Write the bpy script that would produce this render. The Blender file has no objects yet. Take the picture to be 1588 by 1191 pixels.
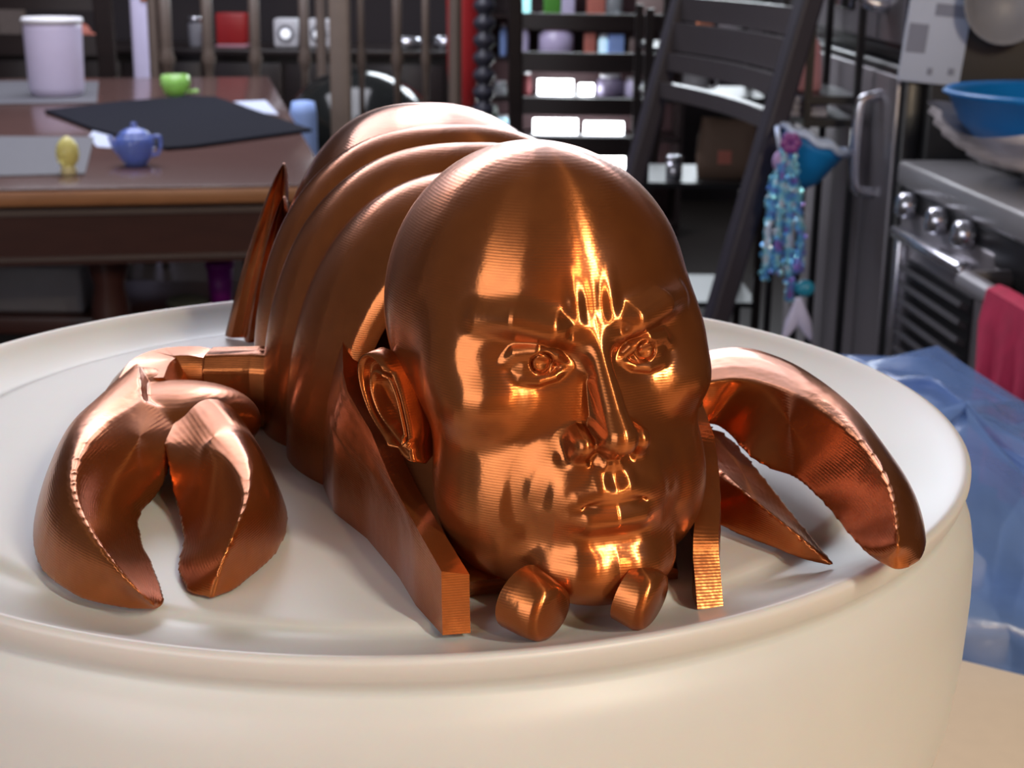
import bpy, bmesh, math, random
import numpy as np
from mathutils import Vector, Matrix

random.seed(7)
rng = np.random.default_rng(7)
C = bpy.context.scene.collection
SC = bpy.context.scene

# ------------------------------------------------------------------ camera
FPX, CX, CY = 2300.0, 794.0, 595.5
PITCH, ROLL = math.radians(16.2), math.radians(0.7)
RIM_Z = 1.05                     # height of the lid's rim above the kitchen floor
CAM = np.array([0.0, 0.0, RIM_Z + 0.0973])
_X = np.array([1.0, 0, 0])
_F = np.array([0, math.cos(PITCH), -math.sin(PITCH)])
_U = np.array([0, math.sin(PITCH), math.cos(PITCH)])
_R2 = _X * math.cos(ROLL) + _U * math.sin(ROLL)
_U2 = -_X * math.sin(ROLL) + _U * math.cos(ROLL)


def ray(px, py):
    return _F * FPX + _R2 * (px - CX) - _U2 * (py - CY)


def atY(px, py, Y):
    d = ray(px, py)
    return CAM + d * (Y / d[1])


def atZ(px, py, z):
    d = ray(px, py)
    return CAM + d * ((z - CAM[2]) / d[2])


cam_data = bpy.data.cameras.new('camera')
cam_data.sensor_width = 36.0
cam_data.lens = 36.0 * FPX / 1588.0
cam_data.clip_start = 0.01
cam_data.clip_end = 60
cam_data.dof.use_dof = True
cam_data.dof.focus_distance = 0.243
cam_data.dof.aperture_fstop = 52.0
cam = bpy.data.objects.new('camera', cam_data)
C.objects.link(cam)
cam.matrix_world = Matrix(((_R2[0], _U2[0], -_F[0], CAM[0]), (_R2[1], _U2[1], -_F[1], CAM[1]),
                           (_R2[2], _U2[2], -_F[2], CAM[2]), (0, 0, 0, 1)))
SC.camera = cam

# ------------------------------------------------------------------ world, lights, exposure
SC.view_settings.view_transform = 'Standard'
SC.view_settings.look = 'None'
SC.view_settings.exposure = 0.0
SC.view_settings.gamma = 1.0
SC.view_settings.use_curve_mapping = False
world = bpy.data.worlds.new('room_air')
SC.world = world
world.use_nodes = True
world.node_tree.nodes['Background'].inputs['Color'].default_value = (0.58, 0.56, 0.60, 1)
world.node_tree.nodes['Background'].inputs['Strength'].default_value = 0.16


def area(name, loc, target, sx, sy, power, col):
    L = bpy.data.lights.new(name, 'AREA')
    L.shape = 'RECTANGLE'
    L.size, L.size_y, L.energy, L.color = sx, sy, power, col
    o = bpy.data.objects.new(name, L)
    o.location = loc
    o.rotation_euler = (Vector(target) - Vector(loc)).to_track_quat('-Z', 'Y').to_euler()
    C.objects.link(o)
    return o


LOB = (0.0, 0.28, RIM_Z)
area('ceiling_lamp_light', (0.95, -0.80, 2.10), LOB, 0.06, 0.5, 20, (1.0, 0.88, 0.70))
area('window_light', (-1.6, -1.5, 1.75), LOB, 1.5, 1.4, 28, (0.90, 0.92, 1.0))
area('back_window_light', (0.6, 7.1, 2.12), (0.0, 0.6, 1.0), 2.2, 0.7, 80, (0.86, 0.93, 1.0))
area('dining_fill_light', (-1.0, 4.0, 2.70), (-0.9, 4.0, 0.0), 2.6, 1.8, 100, (0.90, 0.90, 1.0))  # added unseen fill that brightens the dining room
area('crown_rim_light', (0.15, 2.3, 1.90), (0.1, 0.3, 1.0), 1.0, 0.28, 9, (0.88, 0.90, 1.0))  # added unseen low light, placed for the bright rim along the crown
wall_fill = bpy.data.lights.new('wall_fill_light', 'POINT')  # added unseen light warming the wall that the copper reflects
wall_fill.energy, wall_fill.color, wall_fill.shadow_soft_size = 42, (1.0, 0.70, 0.40), 0.05
bo = bpy.data.objects.new('wall_fill_light', wall_fill)
bo.location = (1.0, -1.7, 2.2)
C.objects.link(bo)

# ------------------------------------------------------------------ materials
MATS = {}


def new_mat(name):
    m = bpy.data.materials.new(name)
    m.use_nodes = True
    nt = m.node_tree
    return m, nt, nt.nodes['Principled BSDF']


def node(nt, typ, **kw):
    n = nt.nodes.new(typ)
    for k, v in kw.items():
        if k.startswith('i_'):
            key = k[2:].replace('_', ' ')
            n.inputs[key].default_value = v
        else:
            setattr(n, k, v)
    return n


def pmat(name, col, rough=0.5, metal=0.0, var=0.12, scale=30.0, bump=0.0, **kw):
    """plain surface with a little mottling in colour and roughness"""
    if name in MATS:
        return MATS[name]
    m, nt, b = new_mat(name)
    tc = node(nt, 'ShaderNodeTexCoord')
    nz = node(nt, 'ShaderNodeTexNoise', i_Scale=scale, i_Detail=4.0)
    nt.links.new(tc.outputs['Object'], nz.inputs['Vector'])
    mx = node(nt, 'ShaderNodeMix', data_type='RGBA')
    lo = tuple(max(0, c * (1 - var)) for c in col) + (1,)
    hi = tuple(min(1, c * (1 + var)) for c in col) + (1,)
    mx.inputs[6].default_value = lo
    mx.inputs[7].default_value = hi
    nt.links.new(nz.outputs['Fac'], mx.inputs[0])
    nt.links.new(mx.outputs[2], b.inputs['Base Color'])
    b.inputs['Roughness'].default_value = rough
    b.inputs['Metallic'].default_value = metal
    for k, v in kw.items():
        b.inputs[k.replace('_', ' ')].default_value = v
    if bump:
        bp = node(nt, 'ShaderNodeBump', i_Strength=0.5, i_Distance=bump)
        nt.links.new(nz.outputs['Fac'], bp.inputs['Height'])
        nt.links.new(bp.outputs['Normal'], b.inputs['Normal'])
    MATS[name] = m
    return m


def wood(name, c1, c2, rough=0.35, scale=9.0, stretch=(1, 9, 9)):
    if name in MATS:
        return MATS[name]
    m, nt, b = new_mat(name)
    tc = node(nt, 'ShaderNodeTexCoord')
    mp = node(nt, 'ShaderNodeMapping')
    mp.inputs['Scale'].default_value = stretch
    nz = node(nt, 'ShaderNodeTexNoise', i_Scale=scale, i_Detail=6.0, i_Distortion=0.6)
    cr = node(nt, 'ShaderNodeMix', data_type='RGBA')
    cr.inputs[6].default_value = (*c1, 1)
    cr.inputs[7].default_value = (*c2, 1)
    nt.links.new(tc.outputs['Object'], mp.inputs['Vector'])
    nt.links.new(mp.outputs['Vector'], nz.inputs['Vector'])
    nt.links.new(nz.outputs['Fac'], cr.inputs[0])
    nt.links.new(cr.outputs[2], b.inputs['Base Color'])
    b.inputs['Roughness'].default_value = rough
    MATS[name] = m
    return m


def copper():
    """silky copper print filament: metallic, combed by horizontal layer lines"""
    m, nt, b = new_mat('silk_copper_filament')
    geo = node(nt, 'ShaderNodeNewGeometry')
    sep = node(nt, 'ShaderNodeSeparateXYZ')
    nt.links.new(geo.outputs['Position'], sep.inputs[0])
    nz = node(nt, 'ShaderNodeTexNoise', i_Scale=260.0, i_Detail=3.0)
    nt.links.new(geo.outputs['Position'], nz.inputs['Vector'])
    # layer height 0.42 mm: rounded saw along z
    mul = node(nt, 'ShaderNodeMath', operation='MULTIPLY')
    mul.inputs[1].default_value = 2 * math.pi / 0.00042
    nt.links.new(sep.outputs[2], mul.inputs[0])
    sn = node(nt, 'ShaderNodeMath', operation='SINE')
    nt.links.new(mul.outputs[0], sn.inputs[0])
    b1 = node(nt, 'ShaderNodeBump', i_Strength=1.0, i_Distance=0.000004)
    nt.links.new(sn.outputs[0], b1.inputs['Height'])
    b2 = node(nt, 'ShaderNodeBump', i_Strength=0.35, i_Distance=0.00022)
    nt.links.new(nz.outputs['Fac'], b2.inputs['Height'])
    nt.links.new(b1.outputs['Normal'], b2.inputs['Normal'])
    nt.links.new(b2.outputs['Normal'], b.inputs['Normal'])
    mx = node(nt, 'ShaderNodeMix', data_type='RGBA')
    mx.inputs[6].default_value = (0.37, 0.105, 0.028, 1)
    mx.inputs[7].default_value = (0.50, 0.155, 0.040, 1)
    nt.links.new(nz.outputs['Fac'], mx.inputs[0])
    nt.links.new(mx.outputs[2], b.inputs['Base Color'])
    b.inputs['Metallic'].default_value = 0.85
    b.inputs['Roughness'].default_value = 0.24
    b.inputs['Anisotropic'].default_value = 0.95
    b.inputs['Anisotropic Rotation'].default_value = 0.25
    b.inputs['Coat Weight'].default_value = 0.10
    b.inputs['Coat Roughness'].default_value = 0.34
    tg = node(nt, 'ShaderNodeTangent', direction_type='RADIAL', axis='Z')
    nt.links.new(tg.outputs[0], b.inputs['Tangent'])
    return m


# ------------------------------------------------------------------ mesh helpers
def join(*parts):
    V, Fc, n = [], [], 0
    for v, f in parts:
        v = [tuple(p) for p in v]
        V += v
        Fc += [tuple(i + n for i in q) for q in f]
        n += len(v)
    return V, Fc


def root(name, loc, label, cat, group=None):
    o = bpy.data.objects.new(name, None)
    o.empty_display_size = 0.02
    o.location = loc
    C.objects.link(o)
    o['label'] = label
    o['category'] = cat
    if group:
        o['group'] = group
    return o


def mk(name, vf, mat, parent=None, smooth=True, loc=None, bevel=0.0, label=None, cat=None, group=None, kind=None,
       fix=True, sharp=None, seg=2):
    """one mesh object; vertices in world space, re-based on the parent's root"""
    v, f = vf
    v = np.asarray(v, float)
    base = np.zeros(3)
    p = parent
    while p is not None:
        base = base + np.array(p.location)
        p = p.parent
    if parent is None:
        if loc is None:
            loc = ((v[:, 0].min() + v[:, 0].max()) / 2, (v[:, 1].min() + v[:, 1].max()) / 2, v[:, 2].min())
        base = np.array(loc, float)
    me = bpy.data.meshes.new(name)
    me.from_pydata((v - base).tolist(), [], [tuple(int(i) for i in q) for q in f])
    if fix or bevel:
        bm = bmesh.new()
        bm.from_mesh(me)
        bmesh.ops.remove_doubles(bm, verts=bm.verts, dist=1e-7)
        if fix:
            bmesh.ops.recalc_face_normals(bm, faces=bm.faces)
        if bevel:
            bmesh.ops.bevel(bm, geom=[e for e in bm.edges if len(e.link_faces) == 2 and e.calc_face_angle(0) > 0.5],
                            offset=bevel, segments=seg, affect='EDGES', profile=0.5, clamp_overlap=True)
        bm.to_mesh(me)
        bm.free()
    me.materials.append(mat)
    if smooth:
        me.polygons.foreach_set('use_smooth', [True] * len(me.polygons))
        if sharp:
            me.set_sharp_from_angle(angle=math.radians(sharp))
    me.update()
    o = bpy.data.objects.new(name, me)
    C.objects.link(o)
    if parent is not None:
        o.parent = parent
    else:
        o.location = base
    if label:
        o['label'] = label
    if cat:
        o['category'] = cat
    if group:
        o['group'] = group
    if kind:
        o['kind'] = kind
    return o


def box(c, s, rz=0.0, R=None):
    c = np.asarray(c, float)
    h = np.asarray(s, float) / 2
    P = np.array([[x, y, z] for x in (-1, 1) for y in (-1, 1) for z in (-1, 1)]) * h
    if R is None:
        a, b_ = math.cos(rz), math.sin(rz)
        R = np.array([[a, -b_, 0], [b_, a, 0], [0, 0, 1]])
    P = P @ np.asarray(R).T + c
    return P.tolist(), [(0, 1, 3, 2), (4, 6, 7, 5), (0, 4, 5, 1), (2, 3, 7, 6), (0, 2, 6, 4), (1, 5, 7, 3)]


def bar(a, b, w, t, up=(0, 0, 1)):
    """box beam from a to b, w wide (across), t thick (along up)"""
    a, b = np.asarray(a, float), np.asarray(b, float)
    d = b - a
    L = np.linalg.norm(d)
    d = d / L
    x = np.cross(d, up)
    x = x / np.linalg.norm(x)
    z = np.cross(x, d)
    return box((a + b) / 2, (w, L, t), R=np.c_[x, d, z])


def loft(rings, closed=True, cap0=True, cap1=True):
    rings = [np.asarray(r, float) for r in rings]
    n = len(rings[0])
    V = np.concatenate(rings).tolist()
    Fc = []
    for i in range(len(rings) - 1):
        for j in range(n if closed else n - 1):
            k = (j + 1) % n
            Fc.append((i * n + j, i * n + k, (i + 1) * n + k, (i + 1) * n + j))
    if closed and cap0:
        V.append(rings[0].mean(0).tolist())
        c = len(V) - 1
        Fc += [(c, (j + 1) % n, j) for j in range(n)]
    if closed and cap1:
        V.append(rings[-1].mean(0).tolist())
        c = len(V) - 1
        o = (len(rings) - 1) * n
        Fc += [(c, o + j, o + (j + 1) % n) for j in range(n)]
    return V, Fc


def lathe(c, prof, seg=32, axis=None, cap=True):
    """prof = [(r, z)...] about a vertical (or given) axis through c"""
    c = np.asarray(c, float)
    if axis is None:
        ax, ay, az = np.eye(3)
    else:
        az = np.asarray(axis, float)
        az = az / np.linalg.norm(az)
        ax = np.cross(az, (0, 1, 0.01))
        ax = ax / np.linalg.norm(ax)
        ay = np.cross(az, ax)
    rings = []
    for r, z in prof:
        t = np.linspace(0, 2 * np.pi, seg, endpoint=False)
        rings.append(c + np.outer(np.cos(t) * r, ax) + np.outer(np.sin(t) * r, ay) + az * z)
    return loft(rings, True, cap and prof[0][0] > 1e-6, cap and prof[-1][0] > 1e-6)


def smooth_path(pts, n):
    P = np.asarray(pts, float)
    if len(P) == 2:
        t = np.linspace(0, 1, n)[:, None]
        return P[0] * (1 - t) + P[1] * t
    Q = np.vstack([2 * P[0] - P[1], P, 2 * P[-1] - P[-2]])
    u = np.linspace(0, len(P) - 1, n)
    i = np.minimum(u.astype(int), len(P) - 2)
    t = (u - i)[:, None]
    a, b, c, d = Q[i], Q[i + 1], Q[i + 2], Q[i + 3]
    return 0.5 * (2 * b + (c - a) * t + (2 * a - 5 * b + 4 * c - d) * t ** 2 + (3 * b - a - 3 * c + d) * t ** 3)


def tube(pts, r, seg=10, n=None, flat=1.0, up=(0, 0, 1)):
    """swept tube; r scalar or list; flat squashes along the second frame axis"""
    P = np.asarray(pts, float)
    if n:
        rr = np.interp(np.linspace(0, 1, n), np.linspace(0, 1, np.size(r)), np.atleast_1d(r))
        P = smooth_path(P, n)
    else:
        rr = np.broadcast_to(r, len(P))
    T = np.gradient(P, axis=0)
    T /= np.linalg.norm(T, axis=1)[:, None] + 1e-12
    up = np.asarray(up, float)
    if abs(T[0] @ up) > 0.95:
        up = np.array([1.0, 0.1, 0])
    rings = []
    x = np.cross(T[0], up)
    for i in range(len(P)):
        x = x - T[i] * (x @ T[i])
        x /= np.linalg.norm(x)
        y = np.cross(x, T[i])
        t = np.linspace(0, 2 * np.pi, seg, endpoint=False)
        rings.append(P[i] + np.outer(np.cos(t), x) * rr[i] + np.outer(np.sin(t), y) * rr[i] * flat)
    return loft(rings)


def ball(c, r, seg=20, rings=12):
    c = np.asarray(c, float)
    r = np.broadcast_to(r, 3)
    R = []
    for p in np.linspace(-np.pi / 2 + 0.02, np.pi / 2 - 0.02, rings):
        t = np.linspace(0, 2 * np.pi, seg, endpoint=False)
        R.append(c + np.c_[np.cos(p) * np.cos(t) * r[0], np.cos(p) * np.sin(t) * r[1], np.full(seg, np.sin(p) * r[2])])
    return loft(R)

# ================================================================== container on the near counter
LC = np.array([-0.0237, 0.3128])
RL = 0.12
m_lid = pmat('frosted_white_plastic', (0.595, 0.595, 0.59), rough=0.42, var=0.03, scale=60, Subsurface_Weight=0.35,
             Subsurface_Scale=0.006)
m_tub = pmat('cloudy_white_plastic', (0.595, 0.595, 0.59), rough=0.36, var=0.03, scale=40, Subsurface_Weight=0.3,
             Subsurface_Scale=0.006)
COUNTER_Z = RIM_Z - 0.15
FLOOR = RIM_Z - 0.0042           # top of the recessed lid
tub = root('plastic_tub', (LC[0], LC[1], COUNTER_Z), 'large round frosted white plastic tub under the copper lobster', 'container')
prof_lid = [(0.0, -.035), (.70, -.035), (.80, -.035), (.825, -.036), (.84, -.043), (.855, -.044), (.875, -.041), (.91, -.032),
            (.95, -.018), (.98, -.004), (.992, 0), (.998, -.001), (1.002, -.006), (1.002, -.013), (.996, -.032), (.986, -.046),
            (.983, -.056), (.990, -.068), (1.002, -.085), (1.012, -.11), (1.019, -.15), (1.021, -.22), (1.018, -.32),
            (1.008, -.42), (1.0, -.455), (.988, -.462), (.968, -.462), (.965, -.40), (.965, -.06), (.80, -.06), (0.0, -.06)]
prof_lid = [(max(r, 1e-5) * RL, z * RL) for r, z in prof_lid]


def dens(p, k):
    out = []
    for (a, b), (c, d) in zip(p[:-1], p[1:]):
        for i in range(k):
            out.append((a + (c - a) * i / k, b + (d - b) * i / k))
    return out + [p[-1]]


mk('lid', lathe((LC[0], LC[1], RIM_Z), dens(prof_lid, 2), 160), m_lid, tub)
prof_tub = [(1e-5, -1.249), (.84, -1.249), (.855, -1.24), (.87, -1.1), (.925, -.60), (.935, -.50), (.955, -.47), (.958, -.40),
            (.93, -.40), (.90, -.6), (.85, -1.1), (.80, -1.2), (1e-5, -1.2)]
mk('tub_body', lathe((LC[0], LC[1], RIM_Z), dens([(r * RL, z * RL) for r, z in prof_tub], 2), 128), m_tub, tub)

# ================================================================== the copper lobster
m_cu = copper()
lob = root('lobster_figurine', (0.0, 0.29, FLOOR), 'shiny copper printed lobster with a stern bald human head on the white tub',
           'figurine')


def P(px, py, h=0.0):
    return atZ(px, py, FLOOR + h)


# --- body frame: D forward (towards the face), N to the picture's right
D = np.array([0.217, -0.976])
N = np.array([0.976, 0.217])
O2 = np.array([-0.0053, 0.29])


def B(s, n, z):
    q = O2 + D * s + N * n
    return np.array([q[0], q[1], FLOOR + z])


def arch_pt(s, w, H, a, ex=2.5, off=0.0, lean=0.0):
    """point on an arch; a from -pi/2 (left foot) over 0 (top) to pi/2 (right foot)"""
    sn, cs = math.sin(a), math.cos(a)
    e = 2 / ex
    return B(s + lean * (abs(cs) ** e), off + w * math.copysign(abs(sn) ** e, sn), H * abs(cs) ** e)


def seg_shell(s0, s1, w0, w1, H0, H1, bulge, th=0.003, ex=2.5, nu=64, nv=22, lean=0.0, off0=0.0, off1=0.0):
    """one arched tail ring: outer skin, rounded front and rear lips, inner skin"""
    aa = np.linspace(-math.pi / 2, math.pi / 2, nu)
    rows = []
    for i in range(nv):
        t = i / (nv - 1)
        s = s0 + (s1 - s0) * t
        # profile: low at the rear, full crown, tucked at the front lip
        b_ = math.sin(math.pi * min(1, max(0, t)) ** 0.85) ** 0.75 if 0 < t < 1 else 0.0
        k = 1 + bulge * (b_ - 0.5)
        w, H, of = w0 + (w1 - w0) * t, H0 + (H1 - H0) * t, off0 + (off1 - off0) * t
        rows.append(np.array([arch_pt(s, w * k, H * k, a, ex, of, lean) for a in aa]))
    for t in (1.0, 0.0):
        s = s0 + (s1 - s0) * t
        k = 1 - bulge * 0.5
        w, H, of = (w0 + (w1 - w0) * t) * k - th, (H0 + (H1 - H0) * t) * k - th, off0 + (off1 - off0) * t
        rows.append(np.array([arch_pt(s, w, H, a, ex, of, lean) for a in aa]))
    rows.append(rows[0])
    return loft(rows, closed=False)


rings = [  # s0, s1, w0, w1, H0, H1, bulge, lean
    (-.098, -.056, .0360, .0420, .0660, .0640, .04, .012),
    (-.064, -.036, .0410, .0415, .0600, .0600, .17, .012),
    (-.045, -.015, .0405, .0400, .0590, .0580, .17, .012),
    (-.024, .010, .0385, .0345, .0575, .0535, .16, .008)]
for (s0, s1, w0, w1, H0, H1, bl, ln) in rings:
    mk('tail_segment', seg_shell(s0, s1, w0, w1, H0, H1, bl, lean=ln), m_cu, lob, sharp=50)

# --- collar (carapace opening) around the head
def collar():
    nu, nv = 72, 40
    rows_o, rows_i = [], []
    aa = np.linspace(-math.pi / 2, math.pi / 2, nu)
    def width(s, a):
        if a < 0:
            return float(np.interp(s, [-.012, -.004, .006, .022, .036, .054, .066, .078],
                                   [.0305, .0335, .0342, .0335, .0290, .0258, .0247, .0222]))
        return float(np.interp(s, [-.012, 0, .022, .036, .050, .062, .070, .078],
                               [.0305, .034, .0355, .0345, .0322, .0285, .0250, .0238]))

    def reach(a):
        # how far forward the rim stands at arch angle a (height) : low sides reach to the chin
        z = 0.052 * abs(math.cos(a)) ** 0.8
        if a < 0:
            return float(np.interp(z, [0, .0118, .0150, .0240, .0300, .052], [.0775, .0765, .0500, .0250, .0120, .0020]))
        return float(np.interp(z, [0, .0100, .0200, .0280, .0340, .052], [.0760, .0690, .0500, .0300, .0150, .0020]))
    for i in range(nv):
        t = i / (nv - 1)
        ro, ri = [], []
        for a in aa:
            s = -.012 + (reach(a) + .012) * t
            w = width(s, a)
            th = .0026 + .0018 * t
            H = .052
            ro.append(arch_pt(s, w, H, a, 2.5))
            ri.append(arch_pt(s, w - th, H - th, a, 2.5))
        rows_o.append(np.array(ro))
        rows_i.append(np.array(ri))
    return loft(rows_o + rows_i[::-1] + [rows_o[0]], closed=False)


mk('collar', collar(), m_cu, lob, sharp=45)

# --- chest block inside the collar
rows = []
for i in range(12):
    t_ = i / 11
    s_ = -.016 + .081 * t_
    w_ = float(np.interp(s_, [-.016, .02, .05, .065], [.0300, .0315, .0235, .0200]))
    h_ = float(np.interp(s_, [-.016, .02, .05, .065], [.040, .024, .0085, .0045]))
    rows.append(np.array([B(s_ + .004 * math.sin(math.pi * u), w_ * math.cos(math.pi * u), .0006 + h_ * math.sin(math.pi * u) ** .5) for u in np.linspace(0, 1, 24)]))
mk('chest', loft(rows), m_cu, lob, sharp=60)

# --- head : implicit sculpture traced along rays from inside the skull
HS = 0.0257
HC = np.array(atY(849, 570, 0.2415))
YAW, TIP, TILT = math.radians(16.5), math.radians(15), math.radians(3)


def rotm(a, ax):
    return np.array(Matrix.Rotation(a, 3, ax))


HR = rotm(YAW, 'Z') @ rotm(-TIP, 'X') @ rotm(-TILT, 'Y')


def H2W(p):
    p = np.asarray(p, float)
    q = p * np.array([1, -1, 1]) * HS
    return q @ HR.T + HC


def smin(a, b, k):
    h = np.clip(0.5 + 0.5 * (b - a) / k, 0, 1)
    return b + (a - b) * h - k * h * (1 - h)


def smax(a, b, k):
    return -smin(-a, -b, k)


def ell(p, c, r):
    q = p - np.array(c)
    r = np.array(r)
    k0 = np.sqrt(((q / r) ** 2).sum(1))
    k1 = np.sqrt(((q / r ** 2) ** 2).sum(1)) + 1e-9
    return k0 * (k0 - 1) / k1


def cap(p, a, b, ra, rb=None):
    rb = ra if rb is None else rb
    a, b = np.array(a, float), np.array(b, float)
    d = b - a
    t = np.clip(((p - a) @ d) / (d @ d), 0, 1)
    return np.linalg.norm(p - a - t[:, None] * d, axis=1) - (ra + (rb - ra) * t)


def chain(p, pts):
    d = None
    for (x0, y0, z0, r0), (x1, y1, z1, r1) in zip(pts[:-1], pts[1:]):
        e = cap(p, (x0, y0, z0), (x1, y1, z1), r0, r1)
        d = e if d is None else np.minimum(d, e)
    return d


def head_sdf(q):
    p = q.copy()
    p[:, 0] = np.abs(p[:, 0])
    d = ell(p, (0, -.16, .42), (.985, 1.14, 1.09))
    d = smin(d, ell(p, (0, .30, .52), (.76, .72, .76)), .25)
    d = smin(d, ell(p, (0, .26, -.42), (.83, .70, 1.02)), .25)
    d = smin(d, ell(p, (.50, .20, -.80), (.34, .46, .42)), .30)          # jaw corner
    d = smin(d, ell(p, (.60, .46, .06), (.30, .34, .40)), .22)           # temple and outer orbit
    d = smin(d, ell(p, (.55, .62, -.14), (.27, .25, .16)), .18)          # cheekbone
    d = smin(d, ell(p, (0, .73, -1.19), (.46, .28, .27)), .18)           # chin
    d = smin(d, ell(p, (.15, .90, -1.21), (.13, .09, .11)), .10)
    d = smin(d, ell(p, (0, .82, -.72), (.43, .27, .36)), .15)            # muzzle
    # eye sockets, brow
    d = smax(d, -ell(p, (.345, 1.12, .065), (.245, .24, .15)), .10)
    d = smin(d, chain(p, [(.10, 1.00, .215, .055), (.27, 1.035, .262, .084), (.46, .965, .335, .084), (.62, .80, .37, .06)]), .11)
    for sx in (.10,):                                              # frown folds
        d = smin(d, chain(p, [(sx, 1.035, .26, .022), (sx + .01, 1.035, .40, .022), (sx + .02, .985, .60, .004)]), .07)
    d = smin(d, chain(p, [(0, 1.0, .24, .04), (0, 1.01, .45, .02), (0, .985, .66, .004)]), .06)
    d = smax(d, -cap(p, (.09, 1.12, .215), (.15, 1.09, .21), .030), .05)
    # nose
    d = smin(d, chain(p, [(0, .985, .21, .070), (0, 1.09, -.02, .066), (0, 1.205, -.28, .082), (0, 1.265, -.405, .108)]), .10)
    d = smin(d, chain(p, [(0, 1.20, -.42, .09), (0, 1.09, -.53, .075)]), .05)
    d = smin(d, ell(p, (.180, 1.045, -.440), (.075, .14, .085)), .09)
    d = smax(d, -ell(p, (.105, 1.15, -.545), (.058, .11, .062)), .025)
    d = smax(d, -chain(p, [(.265, 1.05, -.34, .012), (.295, 1.00, -.42, .018), (.285, 1.00, -.50, .018)]), .06)
    # eyes
    d = smin(d, ell(p, (.345, .745, .075), (.20, .215, .19)), .025)
    d = smin(d, chain(p, [(.155, .925, .035, .026), (.24, .957, .100, .036), (.35, .960, .140, .046), (.46, .900, .142, .046), (.57, .79, .05, .030)]), .03)
    d = smin(d, chain(p, [(.155, .925, .03, .022), (.25, .940, -.020, .024), (.35, .930, -.036, .026), (.45, .885, -.018, .024), (.57, .79, .035, .026)]), .035)
    d = smax(d, -(np.abs(cap(p, (.330, .96, .070), (.330, .97, .070), .060)) - .009), .012)
    # mouth
    d = smin(d, chain(p, [(0, 1.045, -.735, .068), (.08, 1.045, -.718, .072), (.18, .995, -.755, .062), (.32, .885, -.80, .03)]), .05)
    d = smin(d, chain(p, [(0, 1.02, -.895, .088), (.14, .99, -.89, .084), (.23, .94, -.855, .058), (.32, .88, -.82, .03)]), .05)
    d = smax(d, -chain(p, [(0, 1.135, -.815, .015), (.10, 1.11, -.803, .017), (.21, 1.015, -.815, .016), (.34, .905, -.832, .010)]), .03)
    d = smax(d, -chain(p, [(0, 1.135, -.56, .036), (0, 1.14, -.66, .042)]), .05)
    d = smin(d, cap(p, (.072, 1.03, -.55), (.082, 1.04, -.66), .032), .05)
    # folds
    d = smax(d, -chain(p, [(.33, 1.08, -.44, .016), (.42, 1.01, -.60, .022), (.445, .95, -.76, .014)]), .10)
    d = smax(d, -chain(p, [(.43, .945, -.88, .012), (.44, .90, -1.02, .012)]), .09)
    d = smax(d, -chain(p, [(.57, .90, -.55, .012), (.60, .82, -.85, .012)]), .11)
    d = smax(d, -ell(p, (0, 1.11, -1.04), (.20, .11, .05)), .10)
    return d


def head_mesh(nt_, np_):
    c = np.array([0, .12, -.05])

    def dirs(n, m):
        t = np.linspace(-1, 1, n, endpoint=False)
        th = np.pi * (0.52 * t + 0.48 * t ** 3)
        s = np.linspace(-1, 1, m)
        ph = (np.pi / 2 - 0.004) * (0.72 * s + 0.28 * s ** 3)
        T, Q = np.meshgrid(th, ph)
        return np.stack([np.sin(T) * np.cos(Q), np.cos(T) * np.cos(Q), np.sin(Q)], -1)
    d = dirs(nt_ // 4, np_ // 4)
    r = np.full(d.shape[:2], 2.3)
    for _ in range(60):
        r -= 0.75 * np.clip(head_sdf((c + d * r[..., None]).reshape(-1, 3)).reshape(r.shape), -.2, .5)
    # refine on the fine grid
    D2 = dirs(nt_, np_)
    u = np.linspace(0, r.shape[1], nt_, endpoint=False)
    v = np.linspace(0, r.shape[0] - 1, np_)
    rp = np.concatenate([r, r[:, :1]], 1)
    ui, vi = u.astype(int), np.minimum(v.astype(int), r.shape[0] - 2)
    fu, fv = (u - ui)[None], (v - vi)[:, None]
    r2 = (rp[vi][:, ui] * (1 - fu) + rp[vi][:, ui + 1] * fu) * (1 - fv) + (rp[vi + 1][:, ui] * (1 - fu) + rp[vi + 1][:, ui + 1] * fu) * fv
    r2 += 0.03
    for _ in range(14):
        r2 -= 0.7 * np.clip(head_sdf((c + D2 * r2[..., None]).reshape(-1, 3)).reshape(r2.shape), -.05, .05)
    V = (c + D2 * r2[..., None]).reshape(-1, 3)
    i = np.arange(nt_)
    k = (i + 1) % nt_
    Fc = []
    for j in range(np_ - 1):
        Fc.append(np.c_[j * nt_ + i, (j + 1) * nt_ + i, (j + 1) * nt_ + k, j * nt_ + k])
    Fc = np.concatenate(Fc).tolist()
    Fc.append(tuple(range(nt_)))
    Fc.append(tuple((np_ - 1) * nt_ + j for j in range(nt_))[::-1])
    return V, Fc


hv, hf = head_mesh(560, int(560 * .8))
head = mk('head', (H2W(hv), hf), m_cu, lob)


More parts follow.
